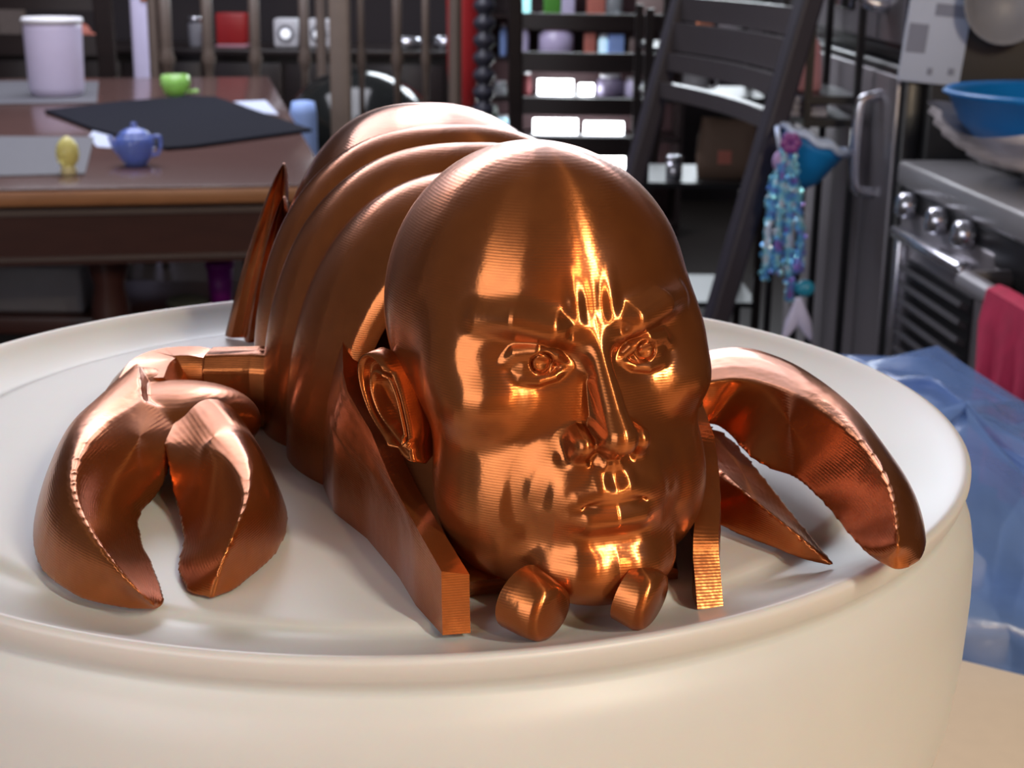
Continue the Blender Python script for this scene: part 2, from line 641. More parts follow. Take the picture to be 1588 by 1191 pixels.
# --- ears: helix, antihelix, bowl and lobe, one skin each
def ear(side):
    def E3(u, v, o):
        # u: towards the face, v: up, o: outwards; the ear flares back
        base = np.array([side * .925, -.20, -.13])
        fw = np.array([side * -.46, .88, -.04])
        up = np.array([side * .14, -.22, .96])
        out = np.array([side * .88, .46, 0.0])
        return base + fw * u + up * v + out * o
    nr, na = 26, 72
    rows = []
    for i in range(nr):
        t = i / (nr - 1)
        row = []
        for j in range(na):
            a = 2 * math.pi * j / na
            # outline: wide top, narrow lobe
            v = math.sin(a)
            wv = (.185 + .055 * v) * (1 if math.cos(a) < 0 else .85)
            u0, v0 = math.cos(a) * wv, v * .40
            if v < 0:
                u0 = u0 * (1 - .35 * v * v) + .10 * v * v
            u, vv = u0 * t, v0 * t
            # height field: rolled helix, groove, antihelix, deep bowl
            hel = math.exp(-((t - .90) / .085) ** 2) * (.105 if math.cos(a) < .75 else .05) * (1 if v > -.75 else .35)
            ant = math.exp(-((t - .60) / .11) ** 2) * .085 * (1 if math.cos(a) < .55 else .75)
            bowl = -.10 * math.exp(-(t / .42) ** 2)
            lob_ = .05 * math.exp(-((v0 * t + .34) / .10) ** 2)
            o = .10 + hel + ant + bowl + lob_
            if t > .93:
                o -= (t - .93) / .07 * .07
            row.append(H2W(E3(u, vv, o)))
        rows.append(np.array(row))
    # back of the ear closing to the skull
    last = []
    for j in range(na):
        a = 2 * math.pi * j / na
        v = math.sin(a)
        wv = (.185 + .055 * v) * (1 if math.cos(a) < 0 else .85)
        last.append(H2W(E3(math.cos(a) * wv * .45 + .08, v * .30, -.12)))
    rows.append(np.array(last))
    return loft(rows)


mk('ear', ear(-1), m_cu, head)
mk('ear', ear(1), m_cu, head)


# --- claws: three rails (outer edge, ridge, inner edge) with a rounded underside
def blade(outer, ridge, inner, n=56, bulge=.20, dip=-.05, under=.002, nu=9):
    A, K, I = (smooth_path([P(*q) for q in c], n) for c in (outer, ridge, inner))
    rings_ = []
    for a, k, i in zip(A, K, I):
        ring = []
        up = np.array([0, 0, 1.0])
        w1, w2 = np.linalg.norm(k - a), np.linalg.norm(k - i)
        o1 = np.cross(i - a, [0, 0, 1.0])
        d1 = (a - k) * np.array([1, 1, 0])
        d1 = d1 / (np.linalg.norm(d1) + 1e-9)
        d2 = (i - k) * np.array([1, 1, 0])
        d2 = d2 / (np.linalg.norm(d2) + 1e-9)
        for u in np.linspace(0, 1, nu):
            b_ = 4 * u * (1 - u)
            ring.append(a + (k - a) * u + (up * .6 + d1 * .5) * b_ * bulge * w1)
        for u in np.linspace(0, 1, nu)[1:]:
            b_ = 4 * u * (1 - u)
            ring.append(k + (i - k) * u + (up * .6 + d2 * .5) * b_ * dip * w2)
        for u in np.linspace(0, 1, 6)[1:-1]:
            q = i + (a - i) * u
            dz = min(under, .12 * np.linalg.norm(i - a)) * math.sin(math.pi * u) ** .5
            q = q - up * dz
            q[2] = max(q[2], FLOOR + .0004)
            ring.append(q)
        rings_.append(np.array(ring))
    return loft(rings_)


def pad(pts, hs):
    return [(x, y, h) for (x, y), h in zip(pts, hs)]


def fused(name, parts, parent, voxel=.0005, it=8):
    """several closed skins merged into one smooth skin"""
    o = mk(name, join(*parts), m_cu, parent)
    r = o.modifiers.new('merge', 'REMESH')
    r.mode, r.voxel_size = 'VOXEL', voxel
    sm = o.modifiers.new('soft', 'SMOOTH')
    sm.factor, sm.iterations = .5, it
    bpy.context.view_layer.update()
    dg = bpy.context.evaluated_depsgraph_get()
    me = bpy.data.meshes.new_from_object(o.evaluated_get(dg))
    o.modifiers.clear()
    o.data = me
    me.polygons.foreach_set('use_smooth', [True] * len(me.polygons))
    return o


claw_l = fused('claw', [blade(
    pad([(212, 600), (150, 652), (100, 700), (64, 768), (50, 830), (64, 885), (115, 925), (185, 943), (240, 946)],
        [.006, .006, .005, .004, .003, .001, .0005, .0005, .0005]),
    pad([(222, 622), (168, 655), (136, 686), (116, 732), (121, 778), (146, 829), (180, 875), (214, 916), (243, 944)],
        [.016, .016, .016, .015, .0135, .0115, .009, .006, .0015]),
    pad([(300, 640), (275, 690), (262, 735), (246, 768), (222, 795), (220, 825), (235, 866), (250, 906), (258, 932)],
        [.012, .010, .006, .003, .002, .0015, .001, .001, .001])),
    ball(P(276, 655, .0078), (.0170, .0165, .0078), 40, 24), ball(P(225, 625, .0085), (.0085, .0095, .0075), 32, 20)], lob)
fused('pincer', [blade(
    pad([(322, 618), (368, 652), (398, 697), (424, 745), (447, 800), (432, 855), (375, 908), (331, 928)],
        [.008, .006, .005, .003, .002, .001, .0005, .0005]),
    pad([(285, 640), (318, 690), (356, 719), (377, 764), (372, 800), (362, 828), (345, 871), (329, 926)],
        [.013, .013, .0135, .013, .012, .0105, .007, .001]),
    pad([(235, 640), (255, 700), (268, 768), (278, 810), (281, 845), (274, 880), (286, 915), (326, 928)],
        [.012, .010, .004, .002, .001, .001, .0005, .0005]))], claw_l, it=5)


claw_r = fused('claw', [blade(
    pad([(1060, 574), (1140, 568), (1200, 583), (1260, 612), (1330, 665), (1390, 735), (1425, 790), (1437, 838), (1430, 866), (1408, 881)],
        [.013, .013, .013, .013, .012, .011, .010, .009, .0085, .0085]),
    pad([(1065, 600), (1140, 588), (1200, 598), (1250, 620), (1310, 662), (1352, 705), (1378, 752), (1389, 800), (1392, 845), (1394, 866), (1396, 880)],
        [.019, .0205, .021, .021, .020, .019, .018, .016, .0135, .0105]),
    pad([(1070, 660), (1115, 662), (1160, 708), (1192, 727), (1230, 740), (1262, 767), (1292, 800), (1320, 834), (1346, 860), (1384, 883)],
        [.010, .011, .010, .009, .009, .009, .008, .008, .008, .0085]))], lob, it=5)
fused('pincer', [blade(
    pad([(1050, 770), (1095, 803), (1130, 823), (1200, 851), (1250, 869), (1292, 879)], [.003, .002, .001, .001, .001, .001]),
    pad([(1050, 680), (1098, 712), (1130, 742), (1172, 778), (1232, 826), (1292, 876)], [.010, .010, .010, .009, .006, .0015]),
    pad([(1060, 650), (1088, 654), (1128, 672), (1168, 716), (1232, 797), (1295, 873)], [.010, .010, .009, .008, .005, .0015]))], claw_r, it=5)


# --- arm: faceted bar, elbow and wrist
def prism(path, hw, hh, ex=.35, seg=8, n=None):
    """swept rounded-box section"""
    Q = np.asarray(path, float)
    if n:
        k = np.linspace(0, 1, n)
        kk = np.linspace(0, 1, len(Q))
        hw, hh = np.interp(k, kk, np.broadcast_to(hw, len(Q))), np.interp(k, kk, np.broadcast_to(hh, len(Q)))
        Q = smooth_path(Q, n)
    T = np.gradient(Q, axis=0)
    T /= np.linalg.norm(T, axis=1)[:, None]
    hw, hh = np.broadcast_to(hw, len(Q)), np.broadcast_to(hh, len(Q))
    out = []
    ch = .38
    for i, q in enumerate(Q):
        x = np.cross(T[i], [0, 0, 1.0])
        x /= np.linalg.norm(x)
        z = np.cross(x, T[i])
        sec = [(1, 1 - ch), (1 - ch, 1), (-1 + ch, 1), (-1, 1 - ch), (-1, -1 + ch), (-1 + ch, -1), (1 - ch, -1), (1, -1 + ch)]
        out.append(np.array([q + x * a * hw[i] + z * b_ * hh[i] for a, b_ in sec]))
    return loft(out)


mk('arm', prism([P(480, 604, .0088), P(400, 599, .0088), P(325, 598, .0086)], [.006, .006, .006], [.0084, .0084, .0080]), m_cu, lob, smooth=False, bevel=.0006)
mk('elbow', prism([P(340, 600, .0084), P(300, 596, .0086), P(262, 598, .0084), P(236, 610, .0086), P(222, 632, .0085)],
                  [.0052, .0062, .0066, .0070, .0074], [.0072, .0078, .0076, .0072, .0066], n=14), m_cu, lob, sharp=40)

# --- two front feet under the chin
for (pa, pb, r0, r1) in ((P(806, 925, .0060), P(858, 957, .0048), .0054, .0048), (P(972, 915, .0066), P(1018, 939, .0052), .0050, .0051)):
    d = pb - pa
    d /= np.linalg.norm(d)
    mk('front_foot', tube([pa, pa * .5 + pb * .5, pb - d * .0016, pb - d * .0006, pb], [r0, (r0 + r1) / 2, r1, r1 * .93, r1 * .7], seg=28), m_cu, lob, sharp=70)

# --- tail fan: two ridged blades standing on the lid
def leaf(bl, br, tip, dep, ridge, n=30):
    a, b_, t = np.array(bl), np.array(br), np.array(tip)
    rows = []
    for i in range(n):
        u = i / (n - 1)
        wv = (1 - u) ** .7 * (1 + .35 * u) + .03
        c = (a + b_) / 2 * (1 - u) + t * u
        half = (b_ - a) / 2 * wv
        bow = np.array([0, -1, .25]) * ridge * math.sin(math.pi * (0.15 + .85 * u)) ** .6
        th = np.array([0, 1, 0]) * dep
        ring = []
        for k in np.linspace(-1, 1, 13):
            rp = (1 - abs(k)) ** .8
            rib = .22 * ridge * math.cos(k * 9)
            ring.append(c + half * k + bow * rp + np.array([0, -1, 0]) * rib)
        for k in np.linspace(1, -1, 5)[0:]:
            ring.append(c + half * k * .96 + th + bow * (1 - abs(k)) * .7)
        rows.append(np.array(ring))
    return loft(rows)


mk('tail_fan', leaf(P(349, 522, .0005), P(425, 527, .0005), atY(440, 254, .372), .0018, .004), m_cu, lob, sharp=50)
mk('tail_fan', leaf(P(378, 529, .0005), P(440, 533, .0005), atY(440, 306, .358), .0018, .006), m_cu, lob, sharp=50)

# ================================================================== the kitchen behind
m_floor = wood('dark_floor_boards', (.012, .009, .008), (.026, .019, .016), .35, 4)
m_wall = pmat('dark_plaster', (.035, .028, .032), .8, var=.2, scale=3)
m_table = wood('polished_brown_wood', (.085, .045, .040), (.125, .068, .060), .16, 5, (1, 8, 8))
m_edge = wood('worn_orange_wood', (.30, .13, .055), (.44, .20, .09), .4, 6, (2, 9, 9))
m_apron = wood('dark_red_wood', (.036, .011, .010), (.070, .024, .018), .35, 5, (1, 8, 8))
m_moul = wood('pale_worn_moulding', (.09, .065, .06), (.13, .10, .09), .35, 5)
m_dark = wood('near_black_wood', (.010, .007, .007), (.022, .014, .014), .35, 6)
m_brown = wood('grey_brown_wood', (.085, .062, .052), (.135, .10, .082), .45, 6, (9, 9, 1))
m_slate = pmat('dark_purple_grey_paint', (.022, .018, .030), .5)
m_slat = pmat('worn_grey_slat', (.055, .048, .052), .35)
m_black = pmat('black_plastic', (.012, .012, .014), .35)
m_blackgl = pmat('glossy_black', (.008, .009, .009), .12)
m_steel = pmat('brushed_grey_steel', (.30, .28, .30), .38, .55, var=.06, scale=4)
m_steelhi = pmat('bright_steel', (.62, .62, .68), .22, .9, var=.05)
m_greyp = pmat('grey_plastic', (.22, .22, .25), .45)
m_mat = pmat('grey_woven_mat', (.095, .095, .11), .6, var=.2, scale=80)
m_white = pmat('white_paint', (.72, .72, .76), .4, var=.03)
m_lav = pmat('lavender_white_ceramic', (.76, .71, .97), .35, var=.04)
m_paper = pmat('white_paper', (.48, .54, .70), .6, var=.03)
m_print = pmat('grey_print', (.22, .24, .33), .6)
m_red = pmat('red_lacquer', (.36, .020, .022), .35)
m_dred = pmat('dark_red_fabric', (.09, .008, .012), .8)
m_salmon = pmat('salmon_pink', (.62, .20, .15), .5)
m_orange = pmat('orange_panel', (.75, .22, .08), .5)
m_blue = pmat('bright_blue_plastic', (.005, .17, .50), .35, var=.08)
m_cyan = pmat('cyan_blue_fabric', (.005, .20, .55), .5, var=.1)
m_lace = pmat('white_blue_lace', (.55, .66, .95), .6, var=.15, scale=120)
m_pink = pmat('hot_pink_fabric', (.50, .012, .07), .8, var=.3, scale=60)
m_ppink = pmat('pale_pink_plastic', (.52, .26, .32), .4)
m_purple = pmat('purple_plastic', (.24, .012, .28), .45)
m_green = pmat('green_paper', (.10, .36, .05), .5)
m_dgreen = pmat('dark_green_card', (.008, .040, .022), .6)
m_beige = pmat('beige_laminate', (.78, .62, .45), .45, var=.05, scale=120)
m_grate = pmat('cast_iron', (.015, .015, .016), .4, .2)
m_pale = pmat('pale_blue_foam', (.28, .42, .80), .6)


def glass(name, col, rough=.08, trans=.75):
    m = pmat(name, col, rough, var=.1, scale=90)
    b = m.node_tree.nodes['Principled BSDF']
    b.inputs['Transmission Weight'].default_value = trans
    b.inputs['IOR'].default_value = 1.45
    return m


g_blue = glass('blue_glass', (.24, .36, .98), .1, .45)
g_yellow = glass('yellow_glass', (.95, .86, .32), .2, .3)
g_green = glass('green_glass', (.42, .78, .22), .12, .4)
g_clear = glass('clear_glass', (.75, .82, .86), .1, .7)


def glow(name, col, s):
    if name in MATS:
        return MATS[name]
    m, nt, b = new_mat(name)
    b.inputs['Base Color'].default_value = (*col, 1)
    b.inputs['Emission Color'].default_value = (*col, 1)
    b.inputs['Emission Strength'].default_value = s
    MATS[name] = m
    return m


# ---- shell
mk('floor', box((0, 3.0, -.05), (8, 10, .1)), m_floor, kind='structure', smooth=False)
mk('wall_back', box((-.8, 7.25, 1.4), (6.4, .1, 2.8)), m_wall, kind='structure', smooth=False)
mk('wall_right', box((1.24, 3.2, 1.4), (.1, 8.0, 2.8)), m_wall, kind='structure', smooth=False)
mk('wall_front', box((-.2, -2.45, 1.4), (7.0, .1, 2.8)), pmat('warm_hall_plaster', (.55, .30, .13), .8, scale=3), kind='structure', smooth=False)
mk('wall_left', box((-3.6, 4.6, 1.4), (.1, 5.4, 2.8)), m_wall, kind='structure', smooth=False)

# ---- near counter carrying the tub
ct = root('kitchen_counter', (.1, .3, 0), 'beige laminate counter top carrying the white tub and blue bottle pack', 'counter')
ce = [atZ(1500, 1009, COUNTER_Z), atZ(1588, 1030, COUNTER_Z)]
cd = (ce[1] - ce[0]) / np.linalg.norm(ce[1] - ce[0])
cn = np.array([-cd[1], cd[0], 0])
edge = [ce[0] - cd * .75, ce[0] - cd * .2, ce[0], ce[1], ce[1] + cd * .15, ce[1] + cd * .55 - cn * .02, ce[1] + cd * .60 - cn * .10]
m_pts = np.array(edge + [ce[1] + cd * .60 - cn * .62, ce[0] - cd * .75 - cn * .62])


def slab(q, z0, z1):
    q = np.asarray(q, float)
    n = len(q)
    lo, hi = q.copy(), q.copy()
    lo[:, 2], hi[:, 2] = z0, z1
    return np.concatenate([lo, hi]).tolist(), [tuple(range(n))[::-1], tuple(range(n, 2 * n))] + [(i, (i + 1) % n, n + (i + 1) % n, n + i) for i in range(n)]


mk('countertop', slab(m_pts, COUNTER_Z - .035, COUNTER_Z), m_beige, ct, bevel=.010)
cc = m_pts.mean(0)
mk('cabinet_body', slab(cc + (m_pts - cc) * .93, 0.0, COUNTER_Z - .035), m_brown, ct, smooth=False)

# ---- dining table
TZ = .75


def T(px, py, dz=0.0):
    return atZ(px, py, TZ + dz)


tb = root('dining_table', (-.9, 3.6, 0), 'long polished brown dining table with dark red apron and orange edge', 'table')
n1, n2 = T(-420, 300), T(514, 285)
f1, f2 = T(-200, 124), T(416, 119)
quad = np.array([n1, n2, f2, f1])


mk('tabletop', slab(quad, TZ - .006, TZ), m_table, tb, bevel=.002)
qc = quad.mean(0)
mk('edge_band', slab(qc + (quad - qc) * 1.004, TZ - .032, TZ - .005), m_edge, tb, bevel=.006)
ap = qc + (quad - qc) * np.array([.96, .965, 1])
for a, b_ in ((0, 1), (1, 2), (3, 0)):
    pa, pb = ap[a].copy(), ap[b_].copy()
    pa[2] = pb[2] = TZ - .085
    mk('apron', bar(pa, pb, .022, .11), m_apron, tb, smooth=False)
for zz, hh in ((TZ - .046, .010), (TZ - .128, .006)):
    pa, pb = ap[0].copy(), ap[1].copy()
    pa[1] -= .014
    pb[1] -= .014
    pa[2] = pb[2] = zz
    mk('moulding', bar(pa, pb, .014, hh), m_moul, tb, smooth=False)
lx = [atY(170, 440, 2.72), ap[1] + np.array([-.05, .05, 0]), ap[2] + np.array([-.05, -.06, 0]), ap[3] + np.array([.06, -.06, 0])]
for p in lx:
    mk('leg', lathe((p[0], p[1], 0), [(.020, 0), (.024, .05), (.030, .30), (.036, .5), (.028, .54), (.038, .58), (.038, TZ - .032)], 16), m_apron, tb)

# things on the table
def topspot(px, py):
    p = T(px, py)
    return p[0], p[1], TZ


x, y, z = topspot(89, 149)
s_ = y / 2300
t = root('canister', (x, y, z), 'tall lavender white canister on the grey mat of the dining table', 'canister')
mk('body', lathe((x, y, z), [(33 * s_, .001), (38 * s_, 4 * s_), (41 * s_, 14 * s_), (43 * s_, 100 * s_), (43 * s_, 112 * s_), (40 * s_, 112 * s_), (38 * s_, 20 * s_)], 40), m_lav, t)
mk('rim', lathe((x, y, z), [(42 * s_, 108 * s_), (45 * s_, 110 * s_), (45.5 * s_, 114 * s_), (43 * s_, 117 * s_), (40 * s_, 115 * s_), (40 * s_, 108 * s_)], 40), m_white, t, label='white rolled rim')

x, y, z = topspot(211, 257)
s_ = y / 2300
t = root('glass_teapot', (x, y, z), 'small blue glass teapot beside the yellow egg on the table edge', 'teapot')
mk('body', lathe((x, y, z), [(14 * s_, .0005), (17 * s_, 2 * s_), (25 * s_, 14 * s_), (30 * s_, 28 * s_), (29 * s_, 42 * s_), (24 * s_, 48 * s_), (22 * s_, 47 * s_), (26 * s_, 40 * s_), (27 * s_, 28 * s_), (22 * s_, 15 * s_), (12 * s_, 5 * s_)], 32), g_blue, t)
mk('lid', lathe((x, y, z + 47 * s_), [(25 * s_, 0), (23 * s_, 3 * s_), (14 * s_, 9 * s_), (5 * s_, 12 * s_), (4 * s_, 15 * s_), (5 * s_, 18 * s_), (1 * s_, 20 * s_)], 32), g_blue, t)
mk('spout', tube([(x - 22 * s_, y, z + 18 * s_), (x - 32 * s_, y, z + 30 * s_), (x - 39 * s_, y, z + 46 * s_)], [6 * s_, 4.5 * s_, 3 * s_], 12, 10), g_blue, t)
mk('handle', tube([(x + 25 * s_, y, z + 44 * s_), (x + 38 * s_, y, z + 46 * s_), (x + 40 * s_, y, z + 34 * s_), (x + 36 * s_, y, z + 20 * s_), (x + 26 * s_, y, z + 16 * s_)], 2.6 * s_, 10, 18), g_blue, t)

x, y, z = topspot(107, 271)
s_ = y / 2300
t = root('glass_egg', (x, y, z), 'yellow glass egg on a pale foot at the edge of the table', 'ornament')
mk('shell', lathe((x, y, z), [(11 * s_, 14 * s_), (16 * s_, 22 * s_), (18 * s_, 33 * s_), (16 * s_, 45 * s_), (10 * s_, 54 * s_), (3 * s_, 59 * s_), (.0005, 60 * s_)], 28), g_yellow, t)
mk('foot', lathe((x, y, z), [(11 * s_, .0004), (12.5 * s_, 3 * s_), (12 * s_, 10 * s_), (10 * s_, 15 * s_)], 28), pmat('pale_yellow_glaze', (.75, .68, .38), .35), t, label='pale cream foot')

x, y, z = topspot(273, 148)
s_ = y / 2300
t = root('glass_bowl', (x, y, z), 'lime green glass bowl at the far side of the black board', 'bowl')
mk('bowl', lathe((x, y, z), [(12 * s_, .0005), (18 * s_, 4 * s_), (23 * s_, 18 * s_), (21 * s_, 31 * s_), (18 * s_, 31 * s_), (20 * s_, 18 * s_), (14 * s_, 6 * s_)], 28), g_green, t)
mk('handle', tube([(x + 20 * s_, y, z + 5 * s_), (x + 30 * s_, y, z + 7 * s_), (x + 34 * s_, y, z + 5 * s_)], 3 * s_, 8, 8), g_green, t)


def flat(name, pts, th, mat, label, cat, group=None, base=0.0):
    q = np.array([T(*p) for p in pts])
    return mk(name, slab(q, TZ + base + .0003, TZ + base + th), mat, label=label, cat=cat, group=group, smooth=False, bevel=min(.002, th * .3))


flat('place_mat', [(-60, 163), (150, 160), (153, 127), (-60, 127)], .003, m_mat, 'grey place mat under the lavender canister', 'mat')
flat('place_mat', [(-60, 276), (132, 271), (146, 214), (-60, 213)], .003, m_mat, 'grey place mat at the near edge beside the yellow egg', 'mat')
flat('black_board', [(69, 175), (141, 203), (258, 234), (300, 231), (484, 205), (335, 154), (290, 153), (180, 162)], .008, pmat('black_board_paint', (.007, .0075, .014), .8, Specular_IOR_Level=.08), 'large thin black board lying across the dining table', 'board')
flat('paper_sheet', [(362, 158), (412, 156), (432, 178), (404, 175)], .0012, m_paper, 'white sheet of paper past the black board on the table', 'paper')
flat('paper_sheet', [(138, 212), (150, 228), (176, 230), (176, 214), (146, 200)], .0012, m_paper, 'white paper between the black board and the blue teapot', 'paper')

# bench under the table and what lies on it
bp = atY(170, 478, 3.05)
BZ = bp[2]
bn = root('bench', (bp[0], 3.1, 0), 'low dark wooden bench standing under the dining table', 'bench')
mk('seat', box((bp[0] - .1, 3.15, BZ - .02), (1.9, .36, .04)), m_apron, bn, bevel=.005)
for dx in (-.9, .7):
    for dy in (-.13, .13):
        mk('leg', box((bp[0] + dx, 3.15 + dy, (BZ - .04) / 2), (.05, .05, BZ - .04)), m_apron, bn, smooth=False)
bx0, bx1 = atY(-60, 450, 3.1), atY(150, 450, 3.1)
t = root('storage_box', ((bx0[0] + bx1[0]) / 2, 3.12, BZ), 'grey storage box on the bench under the table', 'box')
mk('body', box(((bx0[0] + bx1[0]) / 2, 3.12, BZ + .05), (bx1[0] - bx0[0], .24, .10)), m_greyp, t, bevel=.008)
mk('lid', box(((bx0[0] + bx1[0]) / 2, 3.12, BZ + .106), (bx1[0] - bx0[0] + .012, .25, .014)), m_greyp, t, bevel=.005)
p = atY(336, 470, 3.05)
t = root('plastic_pot', (p[0], 3.1, BZ), 'purple plastic pot at the right end of the bench under the table', 'pot')
mk('body', lathe((p[0], 3.1, BZ), [(.020, .0005), (.023, .003), (.028, .088), (.025, .088), (.021, .01)], 28), m_purple, t)
mk('rim', lathe((p[0], 3.1, BZ), [(.0275, .080), (.031, .081), (.031, .092), (.026, .092), (.026, .082)], 28), m_purple, t)
p = atY(285, 476, 3.02)
mk('dish_cloth', ball((p[0], 3.06, BZ + .0145), (.045, .05, .014), 20, 10), pmat('grey_green_cloth', (.12, .14, .12), .9, bump=.004), label='crumpled grey green cloth on the bench by the purple pot', cat='cloth')


# ---- chairs
def spindle_chair(px0, px1, Y, ytop, spins, label, post_px=None, ybot=190, wide=0, mat=None, seatz=.46):
    """far spindle-back dining chair facing away; spindles at given pixel columns"""
    mat = mat or m_brown
    a, b_ = atY(px0, 60, Y), atY(px1, 60, Y)
    cx = (a[0] + b_[0]) / 2
    w = b_[0] - a[0]
    r = root('spindle_chair', (cx, Y, 0), label, 'chair')
    ztop = 1.20
    mk('seat', box((cx, Y + .20, seatz), (w + .04, .42, .04)), mat, r, bevel=.012)
    mk('top_rail', box((cx, Y, ztop), (w + .05, .028, .09)), mat, r, bevel=.010)
    mk('lower_rail', box((cx, Y, seatz + .10), (w, .022, .04)), mat, r, bevel=.006)
    for sx in (a[0], b_[0]):
        mk('post', lathe((sx, Y, 0), [(.014, 0), (.019, .2), (.019, .60), (.024, .63), (.019, .66), (.017, ztop + .03), (.010, ztop + .05)], 14), mat, r)
        mk('leg', lathe((sx, Y + .38, 0), [(.013, 0), (.018, .2), (.020, seatz - .02)], 14), mat, r)
    for sp, rad in spins:
        q = atY(sp, 60, Y)
        zk = atY(sp, 92, Y)[2]
        mk('spindle', lathe((q[0], Y, 0), [(rad * .8, seatz + .10), (rad * .75, zk - .05), (rad * 1.0, zk - .025), (rad * 1.35, zk), (rad * 1.0, zk + .025), (rad * .95, zk + .05), (rad, ztop - .03)], 14), mat, r)
    return r


spindle_chair(238, 498, 5.45, 0, [(257, .024), (322, .021), (395, .020), (472, .019)], 'grey brown spindle back chair at the far end of the dining table')
spindle_chair(525, 706, 4.30, 0, [(560, .010), (616, .014), (660, .011)], 'spindle back chair with a wide pale post right of the table')
# wide pale post of the second chair
p = atY(528, 100, 4.27)
mk('broad_post', box((p[0], 4.27, .62), (.058, .03, 1.24)), pmat('pale_brown_wood', (.17, .13, .105), .5), bpy.data.objects['spindle_chair.001'], bevel=.008, label='wide pale brown post')


def ladder_chair(pl, pr, Y, slats, label, ztop=1.16, mat=None, pw=.04, depth=.42, seat=.46, toward=1, rake=.09, slat_mat=None):
    """ladder-back chair; pl/pr = (x_top, x_bottom) of the posts in metres; slats = [(z_low, z_high)]"""
    mat = mat or m_dark
    cx = (pl[1] + pr[1]) / 2
    r = root('ladder_back_chair', (cx, Y, 0), label, 'chair')
    mk('seat', box((cx, Y + toward * depth / 2, seat), (abs(pr[1] - pl[1]) + .05, depth, .04)), mat, r, bevel=.012)

    def px(p, z):
        return p[1] + (p[0] - p[1]) * max(0, z - seat) / (ztop - seat)

    def py(z):
        return Y - toward * rake * max(0, z - seat)
    for p in (pl, pr):
        mk('post', loft([np.array([(px(p, z) - pw / 2, py(z) - .014, z), (px(p, z) + pw / 2, py(z) - .014, z), (px(p, z) + pw / 2, py(z) + .014, z), (px(p, z) - pw / 2, py(z) + .014, z)]) for z in (0, seat, .8, 1.0, ztop)]), mat, r, smooth=False, bevel=.005)
        mk('leg', box((p[1], Y + toward * (depth - .03), (seat - .02) / 2), (.04, .04, seat - .02)), mat, r, smooth=False)
    for z0, z1 in slats:
        zm = (z0 + z1) / 2
        xa, xb = px(pl, zm), px(pr, zm)
        rows = []
        for k in np.linspace(0, 1, 9):
            xx = xa + (xb - xa) * k
            yy = py(zm) + toward * -.02 * math.sin(math.pi * k)
            rows.append(np.array([(xx, yy - .007, z0), (xx, yy + .007, z0), (xx, yy + .007, z1), (xx, yy - .007, z1)]))
        mk('slat', loft(rows), slat_mat or mat, r, sharp=40)
    return r


# dark ladder-back in the middle
YA = 4.2
zA = [atY(900, v, YA)[2] for v in (45, 20, 110, 80, 176, 150, 240, 210)]
xl, xr = atY(797, 100, YA)[0], atY(1012, 230, YA)[0]
ladder_chair((xl, xl + .01), (atY(1046, 0, YA)[0], atY(1000, 280, YA)[0]), YA, [(zA[0], zA[1]), (zA[2], zA[3]), (zA[4], zA[5]), (zA[6], zA[7]), (1.09, 1.15)],
             'dark ladder back chair in front of the glowing shelf')
# left dark chair behind the canister
YC = 5.15
zC = [atY(60, v, YC)[2] for v in (14, -14, 84, 52)]
ladder_chair((atY(-70, 60, YC)[0],) * 2, (atY(168, 60, YC)[0],) * 2, YC, [(zC[0], zC[1]), (zC[2], zC[3]), (.60, .66)],
             'dark chair with wide rails behind the lavender canister', pw=.062)
# chair by the rack, seen edge-on with its slanted purple grey post
YB = 2.55
zs = [atY(1150, v, 2.07)[2] for v in (44, 4, 96, 48, 130, 100, 176, 150)]
rb = ladder_chair((-.235, -.235), (.235, .235), 0.0, [(zs[0], zs[1]), (zs[2], zs[3]), (zs[4], zs[5]), (zs[6], zs[7])],
                  'grey slatted chair with a slanted dark post left of the fridge', mat=m_slate, pw=.034, ztop=1.17, rake=.25, slat_mat=m_slat)
rb.location = (.150, 2.06, 0)
rb.rotation_euler = (0, 0, math.radians(102.5))

# ---- trolley with clutter behind the slatted chair
YR = 3.25
ra_, rb_ = atY(1004, 150, YR)[0], atY(1192, 150, YR)[0]
rz_ = [atY(1100, v, YR + .02)[2] for v in (74, 150, 282)] + [.40, .12]
tr = root('trolley', ((ra_ + rb_) / 2, YR + .15, 0), 'dark trolley of kitchen clutter behind the grey slatted chair', 'trolley')
for z in rz_:
    mk('shelf', box(((ra_ + rb_) / 2, YR + .15, z - .006), (rb_ - ra_, .30, .012)), m_black, tr, smooth=False)
for xx in (ra_, rb_):
    for yy in (YR + .01, YR + .29):
        mk('post', box((xx, yy, (rz_[0] + .08) / 2), (.018, .018, rz_[0] + .08)), m_dark, tr, smooth=False)


def ty(px, k, dy=.10):
    return atY(px, 150, YR + dy)[0], YR + dy, rz_[k]


ut = YR / 2300
x, y, z = ty(1088, 0)
t = root('carton', (x, y, z), 'orange carton on the top of the dark trolley', 'carton')
mk('body', box((x, y, z + 22 * ut), (24 * ut, .04, 44 * ut)), m_orange, t, bevel=.003)
mk('flap', box((x, y, z + 45.5 * ut), (23 * ut, .03, 3 * ut)), m_white, t, bevel=.001)
x, y, z = ty(1145, 0)
t = root('bread_bin', (x, y, z), 'grey bread bin on the top of the trolley', 'bin')
mk('body', lathe((x - 32 * ut, y + .02, z + 22 * ut), [(20 * ut, 0), (22 * ut, 2 * ut), (22 * ut, 62 * ut), (20 * ut, 64 * ut)], 28, axis=(1, 0, 0)), m_steel, t)
mk('handle', bar((x - 8 * ut, y - .015, z + 26 * ut), (x + 8 * ut, y - .015, z + 26 * ut), .006, .006), m_black, t)
x, y, z = ty(1078, 1)
t = root('mug', (x, y, z), 'white mug on the second shelf of the trolley', 'mug')
